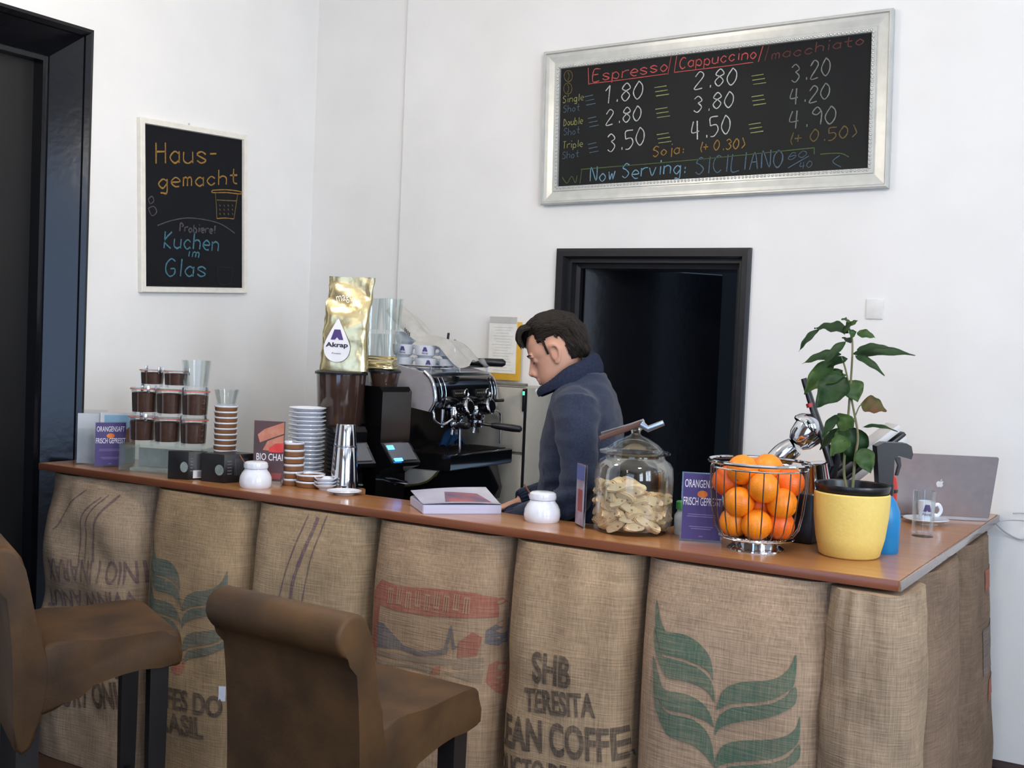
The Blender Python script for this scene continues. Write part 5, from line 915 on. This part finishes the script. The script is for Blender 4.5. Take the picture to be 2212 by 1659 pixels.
bmesh.ops.solidify(bm, geom=bm.faces[:], thickness=-.004); tag(obj('cleaning_cloth', bm, M('blue_cloth', (44, 92, 138), .9, bump=.3), angle=2), 'crumpled blue cleaning cloth on the drip tray', 'cloth')
bm = B(); lathe(bm, [(0, 0), (.03, 0), (.034, .03), (.03, .05), (0, .052)], 24, c=(.93, -.90, WT)); tag(obj('red_tub', bm, M('red_lid', (176, 40, 34), .4)), 'small red tub low in front of the espresso machine', 'tub')
t = thing('milk_pitcher', 'steel milk pitcher low beside the espresso machine', 'pitcher', (.97, -1.10, WT)); bm = B(); lathe(bm, [(0, 0), (.045, 0), (.05, .01), (.048, .06), (.038, .10), (.04, .12), (.037, .12), (.035, .10), (0, .02)], 32); obj('pitcher_body', bm, chrome, t); bm = B(); tube(bm, smooth_path([(.038, 0, .11), (.07, 0, .10), (.07, 0, .04), (.046, 0, .03)], 5), .005, 8); obj('handle', bm, chrome, t)
# small refrigerator cabinet, notice and board
t = thing('refrigerator', 'grey refrigerator cabinet behind the espresso machine', 'refrigerator'); fg = M('warm_grey_enamel', (176, 170, 156), .5, col2=(184, 178, 164))
bm = B(); box(bm, (.66, -.145, .70), (.55, .24, 1.38), bev=.006); obj('cabinet_body', bm, fg, t)
bm = B(); box(bm, (.656, -.276, .58), (.538, .02, 1.02), bev=.004); box(bm, (.656, -.276, 1.245), (.538, .02, .285), bev=.004); dr = obj('door', bm, fg, t)
bm = B(); box(bm, (.652, -.27, 1.401), (.55, .03, .014), bev=.003); obj('top_trim', bm, M('trim_grey', (120, 114, 104), .4), t)
bm = B(); box(bm, (.9285, -.272, .72), (.004, .02, 1.33)); obj('hinge_gap', bm, black_pl, t)
bm = B(); box(bm, (.930, -.289, 1.335), (.014, .014, .10), bev=.003); ct = obj('control_strip', bm, black_pl, t)
bm = B(); box(bm, (.931, -.2975, 1.366), (.008, .004, .016)); obj('green_light', bm, M('green_led', (60, 220, 130), .4, emit=3), ct)
t = thing('clip_board', 'yellow board with white paper notice standing on the refrigerator', 'notice board'); bm = B(); box(bm, (.668, -.028, 1.545), (.16, .018, .275), bev=.002); obj('yellow_board', bm, M('yellow_board', (206, 160, 52), .5), t)
bm = B(); box(bm, (.655, -.0395, 1.572), (.150, .004, .265)); pp = obj('paper', bm, M('notice_paper', (222, 220, 214), .7), t)
bm = B(); box(bm, (.655, -.042, 1.690), (.148, .002, .03)); obj('grey_header', bm, M('notice_header', (184, 182, 178), .7), pp)
bm = B()
for k in range(16): box(bm, (.655+.006*math.sin(k*3), -.0418, 1.655-.0135*k), (.11-.02*(k % 3), .001, .003))
obj('text_lines', bm, M('notice_ink', (196, 192, 186), .7), pp)
# ------------------------------------------------------------------ the barista (local frame: +x forward, +y his left, z up)
man = thing('person', 'dark-haired man in a navy knit sweater looking down behind the bar', 'person', (1.587, -1.085, 0), math.radians(198.7))
skin = M('skin', (196, 146, 122), .55, col2=(206, 158, 134), scale=14, spec=.35); hairm = M('dark_brown_hair', (20, 16, 14), .6, col2=(38, 30, 24), scale=90, spec=.25)
knit = M('navy_knit', (30, 36, 52), .95, col2=(55, 63, 84), scale=150, bump=.6, bscale=320, spec=.15, sheen=.15, mix=.8)
ribm = M('navy_rib', (27, 32, 48), .95, col2=(48, 55, 76), scale=150, bump=.5, bscale=300, spec=.15, mix=.8)
def ell(c, a, b, n=28, p=2.0, tilt=0):
    out = []
    for i in range(n):
        t = 2*PI*i/n; ca, sa_ = math.cos(t), math.sin(t)
        ca = abs(ca)**(2/p)*(1 if ca > 0 else -1); sa_ = abs(sa_)**(2/p)*(1 if sa_ > 0 else -1)
        x, z = ca*a, 0
        out.append(Vector((c[0]+ca*a*math.cos(tilt), c[1]+sa_*b, c[2]-ca*a*math.sin(tilt))))
    return out
HEAD = Matrix.Translation((.055, 0, 1.556)) @ Matrix.Rotation(math.radians(25), 4, 'Y')
def headring(z, xf, xb, hw, p=2.2, n=40):
    c = (xf+xb)/2; out = []
    for i in range(n):
        t = 2*PI*i/n; ca, sa_ = math.cos(t), math.sin(t); r = (abs(ca)**p+abs(sa_)**p)**(-1/p)
        out.append(HEAD @ Vector((c+r*ca*(xf-xb)/2, r*sa_*hw*(1-.10*max(0, ca)), z)))
    return out
HS = [(.128, .02, -.045, .03), (.121, .052, -.072, .052), (.10, .080, -.092, .068), (.07, .096, -.102, .076), (.035, .1005, -.102, .0775), (.022, .0985, -.100, .077), (.008, .0905, -.096, .0755), (-.012, .090, -.090, .0725), (-.035, .0925, -.080, .068), (-.052, .0955, -.064, .064), (-.068, .0945, -.045, .060), (-.082, .091, -.025, .055), (-.098, .090, -.005, .046), (-.110, .080, .018, .032)]
bm = B(); loft(bm, [headring(*h) for h in HS])
H_ = lambda x, y, z: HEAD @ Vector((x, y, z))
tube(bm, [H_(.086, 0, .030), H_(.093, 0, .008), H_(.099, 0, -.012), H_(.105, 0, -.028), H_(.098, 0, -.042)], [.010, .011, .0135, .0165, .012], 16)
tube(bm, [H_(.094, 0, .022), H_(.103, 0, .004), H_(.111, 0, -.014), H_(.1175, 0, -.028), H_(.112, 0, -.038)], [.0065, .0065, .0085, .0105, .007], 14)
tube(bm, [H_(.080, 0, .0), H_(.084, 0, -.03), H_(.086, 0, -.05)], [.014, .022, .020], 16)
for s in (-1, 1):
    ball(bm, H_(.103, s*.0125, -.036), .0095, 2); ball(bm, H_(.0735, s*.034, .008), .0150, 2, (1, 1.15, .85))
    tube(bm, [H_(.093, s*.010, .027), H_(.092, s*.028, .031), H_(.080, s*.050, .029)], .0085, 8)
    ear = smooth_path([H_(.010, s*.076, .016), H_(.002, s*.084, .030), H_(-.016, s*.090, .030), H_(-.024, s*.089, .012), H_(-.018, s*.085, -.010), H_(-.004, s*.080, -.030), H_(.006, s*.076, -.026)], 5)
    tube(bm, ear, [.0055, .006, .0065, .006, .006, .0065, .0055], 8); ball(bm, H_(-.006, s*.0785, .002), .018, 2, (1, .35, 1.5)); ball(bm, H_(.008, s*.077, -.008), .006, 1)
tube(bm, [H_(.085, -.025, -.062), H_(.0985, -.010, -.0575), H_(.1005, 0, -.0565), H_(.0985, .010, -.0575), H_(.085, .025, -.062)], [.003, .0062, .0066, .0062, .003], 8)
tube(bm, [H_(.085, -.022, -.066), H_(.097, -.009, -.0705), H_(.099, 0, -.071), H_(.097, .009, -.0705), H_(.085, .022, -.066)], [.003, .0066, .007, .0066, .003], 8)
ball(bm, H_(.083, 0, -.098), .020, 2, (.9, 1.2, .8))
tube(bm, [(.035, 0, 1.52), (.005, 0, 1.47), (-.03, 0, 1.40), (-.045, 0, 1.33)], [.058, .060, .066, .09], 24)
TOR = [(.74, -.02, .10, .15), (.88, -.03, .105, .155), (1.0, -.035, .11, .15), (1.12, -.04, .11, .16), (1.24, -.045, .115, .18), (1.33, -.05, .11, .185), (1.40, -.05, .095, .165), (1.44, -.05, .07, .11), (1.47, -.045, .05, .065)]
loft(bm, [ell((f, 0, z), d, w_, p=2.5) for z, f, d, w_ in TOR])
ARM = {1: [(-.045, .165, 1.395), (-.06, .225, 1.29), (-.075, .245, 1.19), (-.07, .248, 1.10), (.0, .242, 1.045), (.085, .225, 1.01), (.165, .20, .985)], -1: [(-.045, -.165, 1.395), (-.05, -.225, 1.29), (-.05, -.24, 1.19), (-.03, -.235, 1.10), (.05, -.21, 1.05), (.13, -.17, 1.02), (.20, -.13, 1.0)]}
AR = [.060, .052, .047, .042, .041, .036, .029]
for s in (1, -1): tube(bm, smooth_path(ARM[s], 5), AR, 16)
def hand(bm, w0, d, up, s):
    """palm, five bent fingers; w0 wrist, d direction, up back-of-hand normal, s=+1 left hand"""
    d = d.normalized(); up = (up-d*up.dot(d)).normalized(); sd = up.cross(d)*s
    rings = []
    for t, hw, ht in ((0, .027, .020), (.02, .032, .018), (.05, .040, .0155), (.078, .041, .0135), (.092, .036, .010)):
        rings.append([w0+d*t+sd*hw*math.cos(2*PI*i/16)+up*ht*math.sin(2*PI*i/16) for i in range(16)])
    loft(bm, rings)
    for k, (o, L, r) in enumerate(((.029, .068, .0082), (.010, .076, .0086), (-.010, .071, .0083), (-.029, .056, .0074))):
        p = w0+d*.080+sd*o; pts = [p-d*.02, p]; dirn = d.copy()
        for j, seg in enumerate((.44, .32, .24)):
            dirn = (dirn*math.cos(.42+.05*k)-up*math.sin(.42+.05*k)).normalized(); pts.append(pts[-1]+dirn*L*seg); 
            upn = None
        tube(bm, pts, [r*1.05, r*1.1, r, r*.92, r*.75], 10); ball(bm, pts[-1], r*.8, 1)
    p = w0+d*.018+sd*.028; pts = [p, p+d*.026+sd*.022-up*.008, p+d*.052+sd*.030-up*.018, p+d*.074+sd*.028-up*.028]; tube(bm, pts, [.014, .0115, .0098, .0075], 10); ball(bm, pts[-1], .008, 1)
hand(bm, Vector((.165, .20, .985)), Vector((.085, -.03, -.028)), Vector((.2, .1, 1)), 1); hand(bm, Vector((.20, -.13, 1.0)), Vector((.08, .03, -.03)), Vector((.2, -.1, 1)), -1)
for s in (1, -1):
    tube(bm, [(-.02, s*.085, .80), (-.01, s*.09, .62), (.0, s*.092, .48), (-.015, s*.095, .30), (-.03, s*.095, .10)], [.095, .082, .062, .056, .042], 18)
    tube(bm, [(-.05, s*.095, .06), (.03, s*.10, .05), (.13, s*.105, .04), (.17, s*.105, .035)], [.042, .042, .036, .025], 14)
body = obj('body', bm, skin, man)
bake(body, ('REMESH', dict(mode='VOXEL', voxel_size=.0036)), ('SMOOTH', dict(factor=.5, iterations=5)))
# brows, lashes
bm = B()
for s in (-1, 1): tube(bm, [H_(.1005, s*.011, .028), H_(.0995, s*.027, .034), H_(.0875, s*.050, .032), H_(.080, s*.057, .028)], [.0028, .0038, .0032, .0012], 8, flat=.7)
obj('eyebrows', bm, hairm, man)
bm = B()
for s in (-1, 1): tube(bm, [H_(.0862, s*.021, .003), H_(.0885, s*.033, .0005), H_(.0835, s*.046, .003)], [.0012, .002, .0012], 6)
obj('eyelashes', bm, hairm, man)
bm = B()
for s in (-1, 1): tube(bm, [H_(.0955, s*.017, -.0645), H_(.1025, 0, -.0635)], .0014, 6)
obj('mouth_line', bm, M('lip_shadow', (128, 74, 66), .6), man)
# hair: thick cap plus combed locks
bm = B(); rnd = random.Random(11)
def hair_here(d):
    x, y, z = d
    if abs(y) > .45 and -.40 < x < .16 and z < .16+.25*abs(x+.1): return False
    if z > .62: return True
    if x > .45: return z > .60
    if x > .12: return z > (.30 if abs(y) > .6 else .5) or (abs(y) > .6 and .16 < x < .27 and z > -.16)
    if x > -.22: return z > .32
    return z > -.62-.25*max(0, -x-.6)
def hp(d, lift): return Vector((-.004+d.x*(.104+lift), d.y*(.0775+lift), .026+d.z*(.104+lift)))
NU, NV = 96, 60; grid = {}; cells = {}
for k in range(1, NV):
    for i in range(NU):
        th, ph = PI*k/NV, 2*PI*i/NU; d = Vector((math.sin(th)*math.cos(ph), math.sin(th)*math.sin(ph), math.cos(th)))
        if hair_here(d): cells[(k, i)] = d
dist = {c: 9 for c in cells}
for _ in range(7):
    for (k, i) in cells:
        dist[(k, i)] = min(dist[(k, i)], 1+min(dist.get(q, 0 if q[0] > 0 else 9) for q in ((k-1, i), (k+1, i), (k, (i+1) % NU), (k, (i-1) % NU))))
def thick(d):
    top = max(0, d.z); return .008+.018*top+.012*max(0, d.x)*top+.006*max(0, -d.x)+.005*noise.noise(d*4)
def edge_f(d):
    k = int(round(math.acos(max(-1, min(1, d.z)))/PI*NV)); i = int(round((math.atan2(d.y, d.x) % (2*PI))/(2*PI)*NU)) % NU
    return min(1, dist.get((k, i), 0 if k > 0 else 9)/6)
for c, d in cells.items():
    f_ = min(1, dist[c]/6); lift = thick(d)*(.15+.85*f_**.6)+.0015*noise.noise(d*22)
    grid[c] = (bm.verts.new(HEAD @ hp(d, lift)), bm.verts.new(HEAD @ hp(d, -.012)))
capv = bm.verts.new(HEAD @ Vector((-.004, 0, .026+.104+.024))); capi = bm.verts.new(HEAD @ Vector((-.004, 0, .10)))
def quad(a, b, c, d):
    q = [grid.get(t) for t in (a, b, c, d)]
    if all(q): return q
faces = set()
for k in range(1, NV-1):
    for i in range(NU):
        q = quad((k, i), (k, (i+1) % NU), (k+1, (i+1) % NU), (k+1, i))
        if q: bm.faces.new([v[0] for v in q]); bm.faces.new([v[1] for v in q][::-1])
for i in range(NU): bm.faces.new((capv, grid[(1, i)][0], grid[(1, (i+1) % NU)][0])); bm.faces.new((capi, grid[(1, (i+1) % NU)][1], grid[(1, i)][1]))
E_ = [e for e in bm.edges if len(e.link_faces) == 1]
inner = {}
for k_, (a, b) in grid.items(): inner[a] = b
for e in E_:
    a, b = e.verts
    if a in inner and b in inner: bm.faces.new((a, b, inner[b], inner[a]))
for n_ in range(1500):
    while True:
        d = Vector((rnd.gauss(0, 1), rnd.gauss(0, 1), rnd.gauss(.25, 1))).normalized()
        if hair_here(d): break
    L_ = rnd.uniform(.4, .75); pts = []; ph = rnd.uniform(0, 6.3); sw_ = rnd.gauss(0, .22); m_ = 8
    for q in range(m_+1):
        f_ = edge_f(d)
        if q > 2 and f_ <= .01: break
        pts.append(hp(d, thick(d)*(.15+.85*f_**.6)+.0012+.0022*math.sin(ph+q*.9)*(q/m_)))
        flow = Vector((-.9, sw_+.25*d.y, -.15)) if d.z > .35 else Vector((-.45, .0, -.8))
        flow = (flow-d*flow.dot(d)).normalized(); d = (d+flow*L_/m_).normalized()
    if len(pts) > 3: tube(bm, [HEAD @ p for p in pts], [.0012, .0030, .0030, .0022, .0006], 5)
for n_ in range(190):   # the lifted forelock
    y = rnd.uniform(-.056, .056); k_ = 1-(y/.07)**2; a = rnd.uniform(-.014, .012); b = rnd.uniform(-.014, .010); c_ = rnd.uniform(-.03, .0)
    pts = [Vector((.040+a, y, .112+.012*k_)), Vector((.066+a*.5+.006*k_, y*1.02, .118+.020*k_+b*.4)), Vector((.088+.006*k_+b*.3, y*1.04, .112+.020*k_+b*.5)), Vector((.098+.014*k_+b*.6, y*1.02, .096+.016*k_+c_*.5)), Vector((.097+.012*k_+b*.7, y, .088+.010*k_+c_))]
    tube(bm, [HEAD @ p for p in smooth_path(pts, 4)], [.0022, .0040, .0042, .0030, .0006], 6)
hair = obj('hair', bm, hairm, man, angle=1.2)
# sweater
bm = B()
ST_ = [(.84, -.03, .135, .175), (.92, -.032, .142, .185), (1.0, -.036, .14, .185), (1.1, -.04, .14, .188), (1.2, -.043, .14, .198), (1.29, -.047, .139, .205), (1.36, -.05, .128, .205), (1.41, -.05, .112, .185), (1.445, -.048, .095, .14), (1.475, -.045, .085, .10), (1.50, -.035, .082, .088)]
loft(bm, [ell((f, 0, z), d, w_, p=2.5, n=40) for z, f, d, w_ in ST_])
for s in (1, -1): tube(bm, smooth_path(ARM[s], 5), [.082, .072, .066, .062, .058, .052, .046], 22)
for s in (1, -1): ball(bm, (-.045, s*.165, 1.375), .083, 2)
sw = obj('sweater', bm, knit, man); bake(sw, ('REMESH', dict(mode='VOXEL', voxel_size=.007)), ('SMOOTH', dict(factor=.6, iterations=10)))
for v in sw.data.vertices:
    p = v.co; n = v.normal
    f_ = .007*noise.noise(Vector((p.x*9, p.y*9, p.z*16)))+.004*noise.noise(Vector((p.x*20, p.y*20, p.z*34)))
    el = math.exp(-((p.z-1.09)/.07)**2)*(1 if abs(p.y) > .15 else .2); f_ += .007*math.sin(p.z*95+p.x*35)*el
    v.co = p+n*f_
# ribbed cuffs, collar, zip
for s in (1, -1):
    P = smooth_path(ARM[s], 6)[-13:]; bm = B(); n = len(P); rings = []
    for i, p in enumerate(P):
        tg = (P[min(i+1, n-1)]-P[max(i-1, 0)]).normalized(); a = tg.cross(Vector((0, 0, 1))).normalized(); b = a.cross(tg); r0 = .047+.003*math.sin(i*.9)
        if i == n-1: r0 = .041
        rings.append([p+(a*math.cos(2*PI*k/72)+b*math.sin(2*PI*k/72))*(r0+.0022*math.cos(24*2*PI*k/72)) for k in range(72)])
    loft(bm, rings); obj('ribbed_cuff', bm, ribm, man)
bm = B(); N_ = 144; prof = [(0, 0, 0), (.25, .006, 0), (.5, .010, 0), (.75, .008, 0), (.95, .004, 0), (1.02, -.003, 0), (.97, -.011, 0), (.7, -.008, 0), (.3, -.006, 0), (.0, -.010, 0)]
rows = []
for t, out, _ in prof:
    row = []
    for k in range(N_):
        a = 2*PI*k/N_; ca, sa_ = math.cos(a), math.sin(a); f = (1+ca)/2
        bot = Vector((.005+ca*.113, sa_*.108, 1.487-.085*f**1.3)); topp = Vector((.012+ca*.097, sa_*.086, 1.565-.128*f**1.15))
        rib = .0018*math.cos(46*a)*(1 if out > 0 else 0); o = Vector((ca, sa_, 0))*(out+rib)
        row.append(bot.lerp(topp, t)+o+Vector((0, 0, .003*math.sin(5*a)*t)))
    rows.append(row)
loft(bm, rows, cap=False); col = obj('ribbed_collar', bm, ribm, man, angle=2)
bm = B(); tube(bm, [(.118, .040, 1.432), (.121, .041, 1.425), (.122, .041, 1.420)], [.0022, .003, .0022], 8); obj('zip_pull', bm, M('white_metal', (220, 222, 226), .3), man)
bm = B(); loft(bm, [ell((-.025, 0, z), d, w_, p=2.5) for z, d, w_ in ((.90, .122, .165), (.86, .126, .172), (.80, .124, .172), (.74, .112, .165))])
for s in (1, -1): tube(bm, [(-.022, s*.085, .80), (-.012, s*.09, .62), (.0, s*.093, .48), (-.012, s*.096, .28), (-.028, s*.096, .075)], [.108, .094, .076, .072, .066], 20)
tr = obj('trousers', bm, M('dark_trousers', (34, 35, 42), .9, bump=.2), man); bake(tr, ('REMESH', dict(mode='VOXEL', voxel_size=.012)), ('SMOOTH', dict(factor=.5, iterations=4)))
for s in (1, -1):
    bm = B(); tube(bm, [(-.085, s*.096, .046), (-.05, s*.097, .052), (.03, s*.10, .05), (.13, s*.105, .042), (.19, s*.106, .036)], [.04, .052, .05, .045, .026], 16)
    for v in bm.verts: v.co.z = max(v.co.z, 0)
    obj('shoe', bm, M('dark_shoe', (30, 26, 24), .5), man)
# ------------------------------------------------------------------ bar stools
suede = M('brown_suede', (42, 28, 14), .6, col2=(92, 63, 32), scale=6, mix=.5, bump=.15, bscale=120, spec=.35, detail=6); legm = M('dark_stool_leg', (24, 20, 19), .45)
def make_stool(label):
    t = thing('bar_stool', label, 'bar stool', (0, 0, 0), 0, 'brown suede bar stools')
    W_ = .222
    def body(pts, nm, w_=W_, bev=.022, sub=2):
        P = [(p.x, p.y) for p in smooth_path([(a, b, 0) for a, b in pts], sub, True)] if sub > 1 else pts
        bm = B(); prism(bm, P, lambda u, v, d: Vector((d, u, v)), -w_, w_)
        ee = [e for e in bm.edges if abs(abs(e.verts[0].co.x)-w_) < 1e-6 and abs(e.verts[0].co.x-e.verts[1].co.x) < 1e-6]
        bmesh.ops.bevel(bm, geom=ee, offset=bev, segments=4, affect='EDGES', profile=.5)
        o = obj(nm, bm, suede, t, angle=.9); return o
    st = [(-.17, .50), (-.19, .62), (-.16, .685), (-.08, .697), (.02, .692), (.12, .699), (.195, .702), (.232, .694), (.245, .672), (.245, .605), (.230, .590), (.13, .592), (.04, .575), (-.05, .545), (-.11, .50)]
    body(st, 'seat', W_-.003, bev=.016)
    bk = [(-.215, .40), (-.222, .56), (-.23, .70), (-.245, .83), (-.262, .865), (-.292, .882), (-.312, .915), (-.303, .952), (-.27, .972), (-.235, .968), (-.208, .942), (-.188, .87), (-.165, .76), (-.14, .69), (-.135, .60), (-.15, .48), (-.175, .40)]
    body(bk, 'backrest', W_, .012)
    for sx in (-1, 1):
        for sy in (-1, 1):
            bm = B(); x, y = sx*.175, (.185 if sy > 0 else -.175); zt = .61 if sy > 0 else .47
            loft(bm, [[Vector((x+a*h, y+b*h, z)) for a, b in ((-1, -1), (1, -1), (1, 1), (-1, 1))] for h, z in ((.019, ZF), (.025, zt-.3), (.027, zt))]); obj('leg', bm, legm, t, smooth=False)
    for sx in (-1, 1):
        bm = B(); box(bm, (sx*.175, .005, .12), (.02, .33, .03), bev=.003); obj('stretcher', bm, legm, t)
    bm = B(); box(bm, (0, .185, .16), (.33, .02, .03), bev=.003); obj('foot_rail', bm, legm, t)
    for ch in t.children: ch.data.transform(Matrix.Translation((0, 0, -ZF)))
    return t
sB = make_stool('brown suede bar stool nearest the viewer with its rolled backrest fully in view')
sB.location = (1.712, -2.425, ZF); sB.rotation_euler = (0, 0, math.radians(-4))
sA = dup(sB, (.638, -2.396, ZF), math.radians(62-90), 'brown suede bar stool cut off by the left picture edge, turned sideways')
